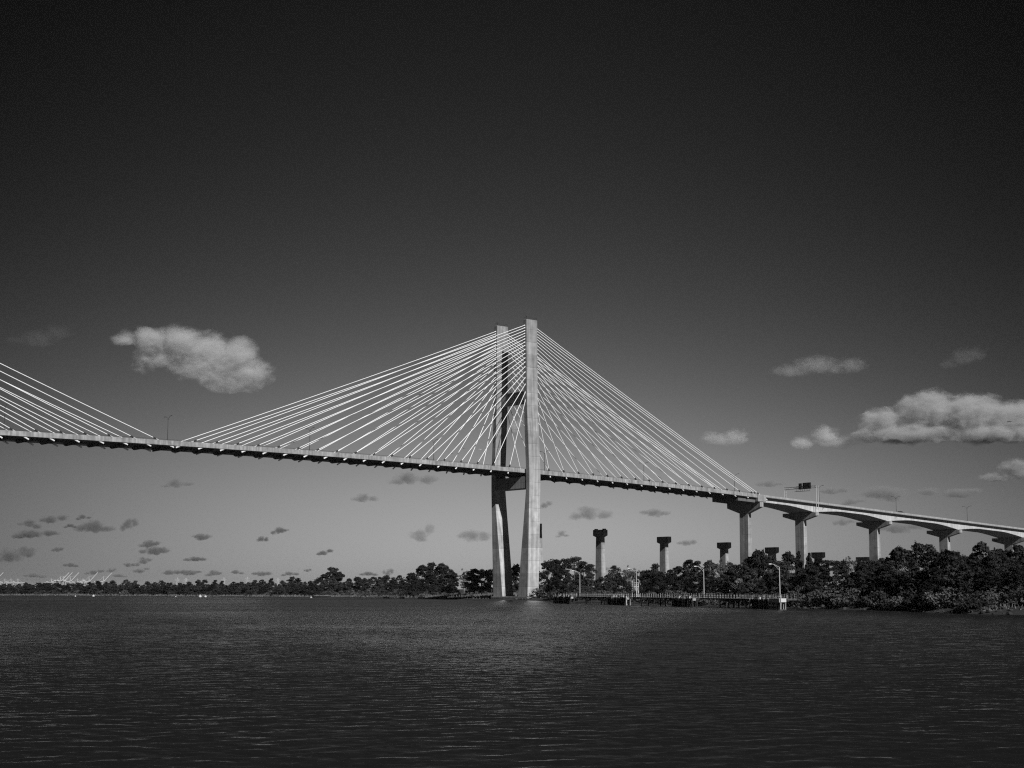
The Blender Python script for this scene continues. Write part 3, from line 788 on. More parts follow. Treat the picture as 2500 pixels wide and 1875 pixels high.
SKY_RIGHT = [(1812, 1366, 'bare'), (1827, 1359, 'broadleaf'), (1851, 1338, 'oak'), (1863, 1346, 'oak'), (1886, 1353, 'oak'), (1905, 1374, 'broadleaf'), (1928, 1344, 'broadleaf'), (1952, 1340, 'cedar'), (1977, 1343, 'cedar'), (2000, 1362, 'oak'), (2025, 1364, 'pine'), (2043, 1366, 'pine'), (2064, 1366, 'pine'),
             (2084, 1355, 'bare'), (2104, 1368, 'oak'), (2130, 1366, 'oak'), (2155, 1360, 'loose'), (2172, 1358, 'oak'), (2199, 1333, 'oak'), (2220, 1340, 'loose'), (2244, 1317, 'loose'), (2268, 1321, 'loose'), (2290, 1338, 'oak'), (2316, 1335, 'oak'), (2335, 1340, 'oak'),
             (2353, 1350, 'broadleaf'), (2376, 1348, 'oak'), (2400, 1318, 'broadleaf'), (2420, 1345, 'oak'), (2443, 1336, 'oak'), (2465, 1342, 'oak'), (2484, 1328, 'oak'), (2505, 1338, 'oak'), (2540, 1330, 'oak'), (2590, 1335, 'broadleaf')]
for x, y, k in SKY_RIGHT: top_tree(k, x, y, tree_rs.uniform(26, 55), 'right', .95)
# lower trees in front of the skyline
x = -40.0
while x < 780:
    top_tree(tree_rs.choice(['oak', 'broadleaf', 'broadleaf']), x, tree_rs.uniform(1422, 1430), tree_rs.uniform(42, 66), 'far', 1.6, 'lower'); x += tree_rs.uniform(10, 16)
x = -40.0
while x < 780:
    top_tree(tree_rs.choice(['oak', 'broadleaf', 'broadleaf', 'oak']), x, tree_rs.uniform(1427, 1435), tree_rs.uniform(20, 34), 'far', 1.7, 'low front'); x += tree_rs.uniform(11, 19)
x = 790.0
while x < 1240:
    if x > 1065: x += 20; continue
    top_tree(tree_rs.choice(['oak', 'broadleaf', 'broadleaf']), x, tree_rs.uniform(1408, 1424), tree_rs.uniform(38, 52), 'grove', 1.2, 'lower'); x += tree_rs.uniform(18, 30)
x = 1335.0
while x < 1800:
    top_tree(tree_rs.choice(['oak', 'broadleaf', 'oak', 'oak']), x, tree_rs.uniform(1392, 1412), tree_rs.uniform(24, 36), 'dock', 1.1, 'lower'); x += tree_rs.uniform(22, 36)
x = 1800.0
while x < 2600:
    top_tree(tree_rs.choice(['oak', 'broadleaf', 'oak', 'oak']), x, tree_rs.uniform(1366, 1398), tree_rs.uniform(15, 26), 'right', 1.15, 'lower'); x += tree_rs.uniform(30, 48)
x = 1810.0
while x < 2600:
    top_tree(tree_rs.choice(['oak', 'broadleaf', 'darkshrub']), x, tree_rs.uniform(1405, 1440), tree_rs.uniform(8, 15), 'right', 1.2, 'low front'); x += tree_rs.uniform(34, 60)
# shrubs along the water
x = -30.0
while x < 2600:
    zone = 'far' if x < 780 else 'grove' if x < 1240 else 'dock' if x < 1800 else 'right'
    if 1040 < x < 1330: x += 12; continue
    off = tree_rs.uniform(18, 34) if zone in ('far', 'grove') else tree_rs.uniform(5, 13)
    h = tree_rs.uniform(2.4, 4.6) if zone != 'right' else tree_rs.uniform(2.2, 5.0)
    plant(tree_rs.choice(['shrub', 'darkshrub', 'shrub'] if zone != 'far' else ['shrub', 'darkshrub', 'darkshrub']), x, shore_D(x) + off, h, zone, 1.2)
    x += {'far': 26, 'grove': 22, 'dock': 15, 'right': 24}[zone] * tree_rs.uniform(.7, 1.3)
for x in (1318, 1334, 1345, 1362, 1380): plant('shrub', x, shore_D(x) + tree_rs.uniform(14, 30), tree_rs.uniform(4, 6.5), 'dock', 1.2)

# marsh grass along the water's edge: uncountable blades, one mesh
def marsh_grass():
    rs = np.random.RandomState(5); tri = []
    for (a, b) in zip(sh[:-1], sh[1:]):
        D = math.hypot(*a)
        if not (200 < D < 1500) or a[0] / a[1] > .42 or a[0] / a[1] < -.42: continue
        seg = math.hypot(b[0] - a[0], b[1] - a[1])
        tx, ty = (b[0] - a[0]) / seg, (b[1] - a[1]) / seg; nx_, ny_ = -ty, tx
        if nx_ * .8 + ny_ * .6 < 0: nx_, ny_ = -nx_, -ny_
        right = a[0] > 40
        n = int(seg * (5 if right else 34))
        for k in range(n):
            f = rs.uniform(); d = rs.uniform(1.5, 8 if right else 46); h = rs.uniform(.5, 1.3) * (1.0 if d > 4 else .7)
            x = a[0] + tx * seg * f + nx_ * d; y = a[1] + ty * seg * f + ny_ * d; z = land_h(d) * low_f(x) - .1
            an = rs.uniform(0, 3.14); w = rs.uniform(.12, .3); lx, ly = rs.normal(0, .25, 2)
            tri += [(x - math.cos(an) * w, y - math.sin(an) * w, z), (x + math.cos(an) * w, y + math.sin(an) * w, z), (x + lx, y + ly, z + h)]
    me = bpy.data.meshes.new('marsh_grass'); n = len(tri) // 3
    me.from_pydata(tri, [], [(3 * i, 3 * i + 1, 3 * i + 2) for i in range(n)])
    o = link_mesh('marsh_grass', me, M['grass']); o['kind'] = 'stuff'
    tag(o, 'pale marsh grass growing along the water edge', 'grass')
marsh_grass()

# riprap: broken stone heaped along the right-hand bank
def riprap():
    rs = np.random.RandomState(9); bm = bmesh.new()
    base = bmesh.new(); bmesh.ops.create_icosphere(base, subdivisions=1, radius=1); bv = [v.co.copy() for v in base.verts]; bf = [[v.index for v in f.verts] for f in base.faces]; base.free()
    V, Fc = [], []
    for (a, b) in zip(sh[:-1], sh[1:]):
        D = math.hypot(*a)
        if not (230 < D < 520) or a[0] < 30 or a[0] / a[1] > .42: continue
        seg = math.hypot(b[0] - a[0], b[1] - a[1]); tx, ty = (b[0] - a[0]) / seg, (b[1] - a[1]) / seg; nx_, ny_ = -ty, tx
        if nx_ * .8 + ny_ * .6 < 0: nx_, ny_ = -nx_, -ny_
        dens = 3.2 if mnoise.noise((a[0] * .05, a[1] * .05, 3)) > -.1 else 1.1
        for k in range(int(seg * dens)):
            f = rs.uniform(); d = rs.uniform(-.8, 6.0); r_ = rs.uniform(.18, .62); c = Vector((a[0] + tx * seg * f + nx_ * d, a[1] + ty * seg * f + ny_ * d, land_h(d) + rs.uniform(-.1, .35)))
            s3 = Vector((rs.uniform(.8, 1.5), rs.uniform(.7, 1.2), rs.uniform(.5, .9))) * r_; rot = Matrix.Rotation(rs.uniform(0, 6.28), 3, 'Z')
            o = len(V)
            for v in bv: q = rot @ Vector((v.x * s3.x, v.y * s3.y, v.z * s3.z)); V.append(c + q * rs.uniform(.8, 1.15))
            Fc += [[i + o for i in f_] for f_ in bf]
    me = bpy.data.meshes.new('riprap'); me.from_pydata(V, [], Fc); bm.free()
    o = link_mesh('riprap', me, M['rock']); o['kind'] = 'stuff'
    tag(o, 'broken grey riprap stones heaped along the bank by the water', 'rocks')
riprap()
print('TREES', n_trees)

# ------------------------------------------------------------------ timber dock with its dolphins and lamps
dA, dD = on_z(1386, 1473), on_z(1930, 1487)
dock_dir = (dD - dA) / np.hypot(*(dD - dA)); DL = float(np.hypot(*(dD - dA)))
dock_rz = math.atan2(dock_dir[1], dock_dir[0])
def dock_u(x):                               # distance along the dock line seen at photo column x
    d = ray(x, YH)[:2]; n = np.array([-dock_dir[1], dock_dir[0]]); k = (dA @ n) / (d @ n); return float((k * d - dA) @ dock_dir)
DZ = 2.35
dock = empty('timber_dock', (dA[0], dA[1], 0), dock_rz)   # local x along the dock, -y towards the river
tag(dock, 'long dark timber walkway dock on piles with pale railings', 'dock')
mb = MB(); mb.box(-1, DL + 1, -1.1, 1.1, DZ - .35, DZ); mb.build('walkway_beam', M['timber'], dock)
npl = 110
pm = MB(); pm.box(-.56, .56, -1.2, 1.2, 0, .07); pmm = pm.mesh('plank')
for i in range(npl):
    o = link_mesh('plank', pmm, M['timberpale'], dock); o.location = (-1 + (DL + 2) * (i + .5) / npl, 0, DZ + .004); o.scale = ((DL + 2) / npl / 1.2, 1, 1)
for y in (-1.1, 1.1):
    mb = MB()
    for z in (.5, 1.05): mb.bar((-1, y, DZ + z), (DL + 1, y, DZ + z), .07)
    n = int(DL / 1.6)
    for i in range(n + 1): mb.bar((DL * i / n, y, DZ), (DL * i / n, y, DZ + 1.1 + (.12 if i % 3 else 0)), .1)
    o = mb.build('railing', M['timberpale'], dock); o['kind'] = 'stuff'
for x, tall in ((1437, 0), (1474, 0), (1482, 0), (1572, 0), (1589, 0), (1619, 0), (1631, 0), (1650, 0), (1765, 0), (1786, 0), (1798, 0), (1810, 0), (1828, 0), (1846, 0)):
    u = dock_u(x)
    for y in (-.8, .8):
        mb = MB(); mb.tube((u, y, -2.5), (u + .1 * y, y * 1.15, DZ - .36), .2, .18, 8); mb.build('pile', M['timberpale'] if y < 0 and x % 3 == 0 else M['timber'], dock)
    mb = MB(); mb.bar((u, -.9, .5), (u, .9, DZ - .6), .14); mb.build('brace', M['timber'], dock)
def dolphin(x0, x1, label, white_front, n):
    u0, u1 = dock_u(x0), dock_u(x1)
    p = dA + dock_dir * (u0 + u1) / 2
    r = empty('mooring_dolphin', (p[0], p[1], 0), dock_rz); hw = (u1 - u0) / 2
    tag(r, label, 'mooring dolphin', 'mooring dolphins along the dock')
    mb = MB(); mb.box(-hw, hw, -3.6, -1.3, DZ - .55, DZ - .05); mb.build('platform', M['timber'], r, bevel=.05)
    rs = random.Random(n); k = max(5, int(hw * 2 / 1.1))
    for i in range(k):
        xx = -hw + 2 * hw * i / (k - 1)
        for y in (-3.7, -2.4):
            mb = MB(); mb.tube((xx + rs.uniform(-.2, .2), y, -2.5), (xx + rs.uniform(-.12, .12), y + .1, DZ + rs.uniform(-.2, .55) if y < -3 else DZ - .56), .2, .18, 8)
            mb.build('pile', M['timberpale'] if rs.random() < .45 else M['timber'], r)
    mb = MB()
    for z in (.35, 1.1): mb.box(-hw * .98, hw * .98, -3.36, -3.2, z, z + .3)
    o = mb.build('fender_wale', M['timber'], r); o['kind'] = 'stuff'
    mb = MB(); mb.box(-hw * .95, hw * .15, -3.18, -3.05, -.3, DZ - .56); mb.build('fender_wall', M['timber'], r)
    w0 = hw * .35; mb = MB()
    mb.box(w0, hw + .25, -4.15, -3.98, DZ - .75, DZ + .25) if white_front else mb.box(hw * .1, hw * .4, -4.05, -3.95, DZ - .28, DZ + .02)
    mb.build('fender_panel', M['white'], r, bevel=.05)
    mb = MB(); mb.box(hw + .02, hw + .2, -3.7, -2.2 if white_front else -2.75, DZ - .7, DZ + (.2 if white_front else -.05)); mb.build('end_panel', M['white'] if white_front else M['timberpale'], r, bevel=.04)
    mb = MB()
    for y in (-3.3, -1.5):
        for z in (.5, 1.0): mb.bar((-hw * .9, y, DZ + z), (hw * .95, y, DZ + z), .06)
    for i in range(6):
        xx = -hw * .9 + hw * 1.85 * i / 5
        for y in (-3.3, -1.5): mb.bar((xx, y, DZ - .05), (xx, y, DZ + 1.05), .08)
    o = mb.build('railing', M['timberpale'], r); o['kind'] = 'stuff'
    for i in (-1, 1):
        mb = MB(); mb.tube((i * hw * .5, -2.9, DZ - .05), (i * hw * .5, -2.9, DZ + .35), .16, .14); mb.tube((i * hw * .5, -2.9, DZ + .35), (i * hw * .5, -2.9, DZ + .5), .26, .26); mb.build('bollard', M['pale'], r)
dolphin(1376, 1418, 'piled mooring dolphin with pale panels at the dock end towards the pylon', False, 1)
dolphin(1508, 1556, 'piled mooring dolphin at the foot of the dock access tower', False, 2)
dolphin(1670, 1720, 'piled mooring dolphin with bristling pile heads in the dock middle', False, 3)
dolphin(1862, 1938, 'large mooring dolphin with a broad white fender panel at the dock end', True, 4)
# access tower on the second dolphin
u = dock_u(1551); p = dA + dock_dir * u
r = empty('access_tower', (p[0], p[1], DZ + .08), dock_rz)
tag(r, 'steel access tower with stair and railed platform on the dock', 'tower')
for x in (-.75, .75):
    for y in (-.75, .75):
        mb = MB(); mb.bar((x, y, 0), (x, y, 5.4 if y < 0 else 4.3), .13); mb.build('post', M['steel'], r)
mb = MB(); mb.box(-.85, .85, -.85, .85, 3.0, 3.1); mb.build('platform', M['pale'], r)
mb = MB()
for z in (3.6, 4.2, 5.3): mb.bar((-.75, -.75, z), (.75, -.75, z), .09)
for z in (3.6, 4.2): mb.bar((-.75, .75, z), (.75, .75, z), .07); mb.bar((.75, -.75, z), (.75, .75, z), .07); mb.bar((-.75, -.75, z), (-.75, .75, z), .07)
mb.build('guard_rail', M['pale'], r)
for y in (-.55, .1):
    mb = MB(); mb.bar((.9, y, 3.0), (2.9, y, .05), .1, .22); mb.build('stair_stringer', M['steel'], r)
mb = MB()
for i in range(9): mb.box(.95 + i * .21, 1.2 + i * .21, -.5, .05, 2.75 - i * .31, 2.79 - i * .31)
o = mb.build('stair_tread', M['steel'], r); o['kind'] = 'stuff'
mb = MB(); mb.bar((-2.2, 0, 0), (-2.2, 0, 4.9), .1); mb.bar((-2.2, 0, 3.0), (-.8, 0, 3.05), .1); mb.bar((-2.2, 0, 4.2), (-.8, 0, 4.2), .08); mb.build('ladder_frame', M['steel'], r)
# dock lamps
dl_label = ['at the dock end towards the pylon', 'beside the access tower on the dock', 'by the middle dolphin of the dock', 'behind the white fender panel of the dock']
for n, (x, yt) in enumerate(((1422, 1398), (1560.5, 1394), (1726, 1389), (1912, 1384))):
    u = dock_u(x); p = dA + dock_dir * u + np.array([dock_dir[1], -dock_dir[0]]) * .9
    D = p[1]; H = z_at(x, yt, D) - DZ - .08
    r = empty('dock_lamp', (p[0], p[1], DZ + .08), dock_rz)
    tag(r, 'tall pale lamp post with one curved arm ' + dl_label[n], 'lamp post', 'lamp posts on the dock')
    mb = MB(); mb.tube((0, 0, 0), (0, 0, H), .13, .09, 8); mb.build('pole', M['lamp'], r)
    mb = MB(); mb.path([(0, 0, H - .1), (-.05, -.7, H + .25), (-.1, -1.5, H + .62), (-.12, -2.1, H + .72)], .055); mb.path([(0, 0, H - .75), (-.05, -.8, H), (-.1, -1.4, H + .5)], .04); mb.build('arm', M['lamp'], r)
    mb = MB(); mb.loft([[(-.12 - w, -2.1 - q, H + .62 + z0), (-.12 + w, -2.1 - q, H + .62 + z0), (-.12 + w, -2.1 - q, H + .62 + z1), (-.12 - w, -2.1 - q, H + .62 + z1)] for q, w, z0, z1 in ((-.05, .1, .02, .14), (.25, .2, -.05, .2), (.75, .17, -.03, .16))])
    mb.build('lamp_head', M['white'], r)

# ------------------------------------------------------------------ small things on and over the water
def buoy(x, y, sc, where):
    p = on_z(x, y)
    r = empty('mooring_buoy', (p[0], p[1], 0)); tag(r, 'white round mooring buoy afloat ' + where, 'buoy', 'white mooring buoys upriver')
    bm = bmesh.new(); bmesh.ops.create_uvsphere(bm, u_segments=16, v_segments=10, radius=.85 * sc)
    for v in bm.verts: v.co.z = v.co.z * .9 + .35 * sc
    me = bpy.data.meshes.new('float'); bm.to_mesh(me); bm.free(); smooth(link_mesh('float', me, M['buoy'], r))
    mb = MB(); mb.tube((0, 0, 1.0 * sc), (0, 0, 1.5 * sc), .09 * sc, .09 * sc); mb.tube((0, 0, 1.42 * sc), (0, 0, 1.56 * sc), .2 * sc, .2 * sc); mb.build('mooring_eye', M['steel'], r)
for x, y, sc, wv in ((184, 1456.5, .6, 'beyond the row of old pilings'), (228, 1456.5, .95, 'before the posts of the far bank'), (429, 1457.5, .45, 'small and dull near the far bank'), (488.5, 1458, 1.1, 'paired with a smaller one'), (501.5, 1458, .9, 'the smaller of a pair'), (759.5, 1460, .7, 'at the bow of the dark barge')):
    buoy(x, y, sc, wv)
def hull(x0, x1, y, mat, h, name, label, cat):
    a, b = on_z(x0, y), on_z(x1, y); L = float(np.hypot(*(b - a)))
    r = empty(name, (a[0], a[1], 0), math.atan2(b[1] - a[1], b[0] - a[0])); tag(r, label, cat)
    mb = MB(); B = min(3.2, L * .3); rings = []
    for f, w, z in ((0, .35, h * 1.2), (.12, .8, h * 1.05), (.5, 1, h), (.9, .95, h), (1, .8, h * 1.05)):
        rings.append([(L * f, -B / 2 * w, z), (L * f, B / 2 * w, z), (L * f, B / 2 * w * .75, -.35), (L * f, -B / 2 * w * .75, -.35)])
    mb.loft(rings); mb.build('hull', mat, r)
    mb = MB(); mb.box(L * .45, L * .62, -B * .25, B * .25, h, h + .35); mb.build('thwart_box', mat, r)
    for q in (-1, 1):
        mb = MB(); mb.bar((L * .12, q * B * .4, h * 1.08), (L * .98, q * B * .47, h * 1.05), .1); mb.build('gunwale', M['steel'], r)
hull(763, 808, 1459.9, M['dark'], 1.2, 'barge', 'low dark barge moored before the far bank', 'barge')
hull(935, 951, 1461.2, M['timberpale'], .8, 'skiff', 'pale skiff drawn up at the marsh edge, the farthest one', 'boat')
hull(975, 988, 1461.8, M['white'], .9, 'skiff', 'pale skiff with dark bow at the marsh edge between two others', 'boat')
hull(1019, 1037, 1462.3, M['white'], 1.0, 'skiff', 'pale skiff lying closest to the dark shadow of the deck', 'boat')
pl = MB(); pl.tube((0, 0, -1.5), (0, 0, .75), .16, .14, 7); plm = pl.mesh('piling')
rp = random.Random(4)
for i in range(42):
    x = 6 + i * 4.3 + rp.uniform(-1, 1); p = on_z(x, 1465.6 + rp.uniform(-.15, .15)); o = link_mesh('piling', plm, M['timber']); o.location = (p[0], p[1], rp.uniform(-.25, .2))
    tag(o, 'short dark piling of the old row standing in the river', 'piling', 'old pilings in a row in the river')
for i, x in enumerate((238, 246, 255, 262, 268, 272)):
    p = on_z(x, 1455.8); o = link_mesh('mooring_post', plm, M['timberpale']); o.location = (p[0], p[1], 0); o.scale = (1.6, 1.6, rp.uniform(2.5, 4.5))
    tag(o, 'tall pale post at the far water edge', 'post', 'tall posts at the far water edge')
def gull(x, y, D, mat, span, rz, label, i):
    p = at_dist(x, D); z = z_at(x, y, D)
    r = empty('gull', (p[0], p[1], z), rz); r.rotation_euler = (R(rp.uniform(-25, 10)), R(rp.uniform(-20, 20)), rz)
    tag(r, label, 'bird', 'birds flying about the bridge')
    mb = MB(); n = 8; rings = []
    for yy, rr in ((-.28, .01), (-.2, .05), (-.05, .085), (.1, .08), (.2, .05), (.27, .045), (.32, .01)): rings.append([(rr * math.cos(a * 6.283 / n), yy, rr * math.sin(a * 6.283 / n)) for a in range(n)])
    mb.loft(rings); body = mb.build('body', mat, r)
    for q in (-1, 1):
        mb = MB(); mb.loft([[(q * xx, ya, zz), (q * xx, yb, zz), (q * xx, yb, zz - .015), (q * xx, ya, zz - .015)] for xx, ya, yb, zz in ((.04, -.1, .12, .03), (span * .25, -.06, .16, .2), (span * .5, -.08, 0, .12))]); mb.build('wing', mat, r)
    r.scale = (1.25,) * 3
for i, (x, y, w, lab) in enumerate(((1169, 1097, 1, 'white gull flying with another between cables and pylon'), (1174, 1098, 1, 'second white gull of the pair by the pylon'), (1336, 1129.5, 1, 'white gull gliding just past the pylon over the deck'),
                                     (1062, 1104, 0, 'dark bird flying by the lamp among the steep cables'), (1100, 1108, 0, 'dark bird flying low behind the steep cables'), (1130, 1095, 0, 'dark bird flying high behind the steep cables'), (1371, 1134, 0, 'dark bird beside the steep side-span cables'))):
    gull(x, y, 655, M['bird'] if w else M['birddark'], 1.5, rp.uniform(-.8, .8), lab, i)

# ------------------------------------------------------------------ far harbour cranes and power towers
CD = 5000.0
def crane(x, raised, label, hgt=1.0, boom=1.0):
    p = at_dist(x, CD)
    r = empty('container_crane', (p[0], p[1], 3.2), 0); tag(r, label, 'crane', 'harbour cranes far upriver'); r.scale = (hgt,) * 3
    for xx in (-12, 8):
        for yy in (-11, 11):
            mb = MB(); mb.bar((xx, yy, 0), (xx, yy, 40 if xx > 0 else 36), 2.0); mb.build('leg', M['crane'], r)
    mb = MB(); mb.bar((-12, -11, 15), (8, -11, 15), 1.8); mb.bar((-12, 11, 15), (8, 11, 15), 1.8); mb.bar((8, -11, 38), (8, 11, 38), 1.8); mb.bar((-12, -11, 35), (-12, 11, 35), 1.8); mb.build('portal_beam', M['crane'], r)
    mb = MB(); mb.bar((-34, 0, 36), (9, 0, 36), 3.0, 3.4); mb.build('main_girder', M['crane'], r)
    mb = MB(); mb.bar((8, -5, 38), (6, 0, 58), 1.3); mb.bar((8, 5, 38), (6, 0, 58), 1.3); mb.bar((-14, 0, 37), (6, 0, 58), .9); mb.build('a_frame', M['crane'], r)
    e = (9 + 36 * boom, 0, 36 + 40 * boom) if raised else (9 + 52 * boom, 0, 36)
    mb = MB(); mb.bar((9, 0, 36), e, 2.6, 3.2); mb.build('boom', M['crane'], r)
    mb = MB(); mb.bar((6, 0, 58), (9 + (e[0] - 9) * .6, 0, 36 + (e[2] - 36) * .6 + 1.5), .6); mb.build('forestay', M['crane'], r)
    mb = MB(); mb.box(-22, -12, -4, 4, 37.8, 43); mb.build('machinery_house', M['crane'], r)
CL = [(143, 1, 'container crane with raised boom, first of the close trio'), (151, 1, 'container crane with raised boom, middle of the close trio'), (167, 1, 'container crane with raised boom, last of the close trio'),
      (213, 1, 'container crane with raised boom standing alone past the trio'), (248, 1, 'container crane with raised boom nearest the tall trees upriver'), (-18, 1, 'container crane with raised boom by the lowered cranes'),
      (27, 0, 'container crane with lowered boom beside a second lowered one'), (44, 0, 'container crane whose lowered boom reaches towards the trio'), (12, 0, 'container crane with lowered boom partly behind another'),
      (126, 0, 'container crane with lowered boom crowding the close trio'), (189, 0, 'container crane with lowered boom between raised ones'), (203, 0, 'container crane with lowered boom by the lone raised one')]
for x, ra, lab in CL:
    crane(x - (0 if ra else 4), ra, lab, .74 if ra else .62, 1.0 if ra else .7)
def power_tower(x, y, i):
    D = 2600.0; p = at_dist(x, D); H = z_at(x, y, D) - 3
    r = empty('power_tower', (p[0], p[1], 3)); tag(r, 'tiny lattice power tower over the far wood', 'power tower', 'lattice power towers far upriver')
    mb = MB()
    for sx in (-1, 1):
        for sy in (-1, 1): mb.bar((sx * 2.6, sy * 2.6, 0), (sx * .4, sy * .4, H), .3)
    for k in range(5):
        f0, f1 = k / 5, (k + 1) / 5; w0, w1 = 2.6 - 2.2 * f0, 2.6 - 2.2 * f1
        mb.bar((-w0, -w0, H * f0), (w1, -w1, H * f1), .2); mb.bar((w0, -w0, H * f0), (-w1, -w1, H * f1), .2)
    mb.build('lattice_mast', M['steel'], r)
    for f in (.74, .86):
        mb = MB(); mb.bar((-4.2, 0, H * f), (4.2, 0, H * f), .35); mb.build('cross_arm', M['steel'], r)
for i, (x, y) in enumerate(((433, 1410), (453.5, 1411), (546, 1410), (603.5, 1408.5), (678, 1411))): power_tower(x, y, i)

# ------------------------------------------------------------------ clouds: lit volumes far beyond the bridge
def cloud(blobs, dens, label, group=None, base=1300.0, seed=0, col_=1.0, noise_amt=2.8, soft=2.0, nsc=2.2, vox=7., rough=1.0, bias=.0, extra=True):
    """blobs: photo-pixel ellipses (cx, cy, rx, ry); distance from the usual height of a cloud base"""
    if len(blobs) == 1 and extra:             # break a single puff into an uneven little bank
        rc = random.Random(seed * 13 + 5); bx, by, brx, bry = blobs[0]
        blobs = [(bx - brx * rc.uniform(.0, .25), by + bry * rc.uniform(-.2, .2), brx * .62, bry * .8), (bx + brx * rc.uniform(.35, .6), by + bry * rc.uniform(-.5, .3), brx * .5, bry * rc.uniform(.4, .7)),
                 (bx - brx * rc.uniform(.5, .7), by + bry * rc.uniform(-.1, .5), brx * .42, bry * rc.uniform(.35, .6))]
    cx = sum(b[0] * b[2] for b in blobs) / sum(b[2] for b in blobs); low = max(b[1] + b[3] * .6 for b in blobs)
    d = ray(cx, low); D = base / max(.02, d[2] / d[1]) ; D = min(D, 42000.)
    px = D / F
    p = at_dist(cx, D)
    cyy = sum(b[1] * b[2] for b in blobs) / sum(b[2] for b in blobs)
    zc = z_at(cx, cyy, D)
    loc = [((b[0] - cx) * px, 0.0, (cyy - b[1]) * px, b[2] * px, (b[2] + b[3]) / 2 * px * .9, b[3] * px) for b in blobs]
    wts = [b[4] if len(b) > 4 else 1.0 for b in blobs]
    bm = bmesh.new(); size = max(b[5] for b in loc)
    for x, y, z, rx, ry, rz in loc:
        m = bmesh.ops.create_icosphere(bm, subdivisions=3, radius=1)
        for v in m['verts']:
            n = v.co.copy(); v.co = Vector((x + n.x * rx, y + n.y * ry, z + n.z * rz * (1 if n.z > 0 else .7)))
    me = bpy.data.meshes.new('cloud'); bm.to_mesh(me); bm.free()
    ob = bpy.data.objects.new('cloud', me)
    rm = ob.modifiers.new('remesh', 'REMESH'); rm.mode = 'VOXEL'; rm.voxel_size = size / vox
    tmp = bpy.data.scenes.new('remesh_scratch'); tmp.collection.objects.link(ob)        # a scratch scene keeps the evaluation cheap
    tmp.view_layers[0].update(); dg = tmp.view_layers[0].depsgraph
    me2 = bpy.data.meshes.new_from_object(ob.evaluated_get(dg)); ob.modifiers.clear(); ob.data = me2
    bpy.data.scenes.remove(tmp); col.objects.link(ob)
    me2.name = 'cloud'; bpy.data.meshes.remove(me)
    off = Vector((seed * 5.7, seed * 1.9, seed * 3.3)); nrm = [v.normal.copy() for v in me2.vertices]
    for v, n in zip(me2.vertices, nrm):       # billowing cauliflower surface, ragged underneath
        q = v.co / size
        q2 = Vector((q.x * .8, q.y, q.z)) * 1.3 + off
        big = mnoise.fractal(q2, 1.0, 2.0, 3); bil = sum(abs(mnoise.noise(q2 * f + off)) / f * 2.2 for f in (1.8, 3.9))
        v.co += n * size * (rough * (.26 * big + .22 * bil - .1))
    ob.location = (p[0], p[1], zc); ob.rotation_euler = (0, 0, -math.atan2(p[0], p[1]))
    m = bpy.data.materials.new('cloud_volume'); m.use_nodes = True; nt = m.node_tree; nt.nodes.clear(); L = nt.links
    out = N(nt, 'ShaderNodeOutputMaterial'); pv = N(nt, 'ShaderNodeVolumePrincipled'); L.new(pv.outputs[0], out.inputs['Volume'])
    pv.inputs['Color'].default_value = g3(col_); pv.inputs['Anisotropy'].default_value = 0.0
    tc = N(nt, 'ShaderNodeTexCoord')
    def mth(op, a, b):
        q = N(nt, 'ShaderNodeMath', operation=op)
        for i, s_ in enumerate((a, b)):
            if isinstance(s_, (int, float)): q.inputs[i].default_value = s_
            else: L.new(s_, q.inputs[i])
        return q.outputs[0]
    field = None
    for (x, y, z, rx, ry, rz), wt in zip(loc, wts):
        mp = N(nt, 'ShaderNodeMapping', vector_type='POINT')
        mp.inputs['Location'].default_value = (-x / rx, -y / ry, -z / rz); mp.inputs['Scale'].default_value = (1 / rx, 1 / ry, 1 / rz)
        L.new(tc.outputs['Object'], mp.inputs[0])
        ln = N(nt, 'ShaderNodeVectorMath', operation='LENGTH'); L.new(mp.outputs[0], ln.inputs[0])
        f = mth('MULTIPLY', mth('SUBTRACT', 1.0, ln.outputs['Value']), wt)
        field = f if field is None else mth('MAXIMUM', field, f)
    mp = N(nt, 'ShaderNodeMapping'); mp.inputs['Location'].default_value = (seed * 7.3, seed * 3.1, 0); mp.inputs['Scale'].default_value = (nsc / size * .7, nsc / size, nsc / size * 1.15)
    L.new(tc.outputs['Object'], mp.inputs[0])
    ns = N(nt, 'ShaderNodeTexNoise'); ns.inputs['Scale'].default_value = 1.0; ns.inputs['Detail'].default_value = 7; ns.inputs['Roughness'].default_value = .64; ns.inputs['Distortion'].default_value = .35
    L.new(mp.outputs[0], ns.inputs['Vector'])
    g = mth('ADD', mth('ADD', mth('MULTIPLY', field, 1.4), bias), mth('MULTIPLY', mth('SUBTRACT', ns.outputs[0], .5), noise_amt))
    mr = N(nt, 'ShaderNodeMapRange'); mr.interpolation_type = 'SMOOTHSTEP'
    mr.inputs[1].default_value = .0; mr.inputs[2].default_value = .5 * soft; mr.inputs[3].default_value = 0; mr.inputs[4].default_value = dens / size
    L.new(g, mr.inputs[0]); L.new(mr.outputs[0], pv.inputs['Density'])
    ob.data.materials.clear(); ob.data.materials.append(m)
    tag(ob, label, 'cloud', group)
    return ob
def zr(x0, y0, k, lst): return [(x0 + q[0] / k, y0 + q[1] / k, q[2] / k, q[3] / k) + tuple(q[4:]) for q in lst]
cloud(zr(220, 760, 4.608, [(340, 340, 190, 120, .8), (620, 310, 270, 160), (950, 330, 300, 190), (1250, 420, 330, 220), (1580, 480, 290, 240), (1720, 680, 320, 220, .7), (1250, 640, 480, 240, .5), (1500, 790, 380, 190, .35), (720, 520, 330, 190, .35), (560, 640, 160, 130, .25)]), 2.2,
      'large bright cumulus cloud floating above the main span', seed=1, vox=13., bias=.06, noise_amt=2.2, soft=2.8, rough=.8)
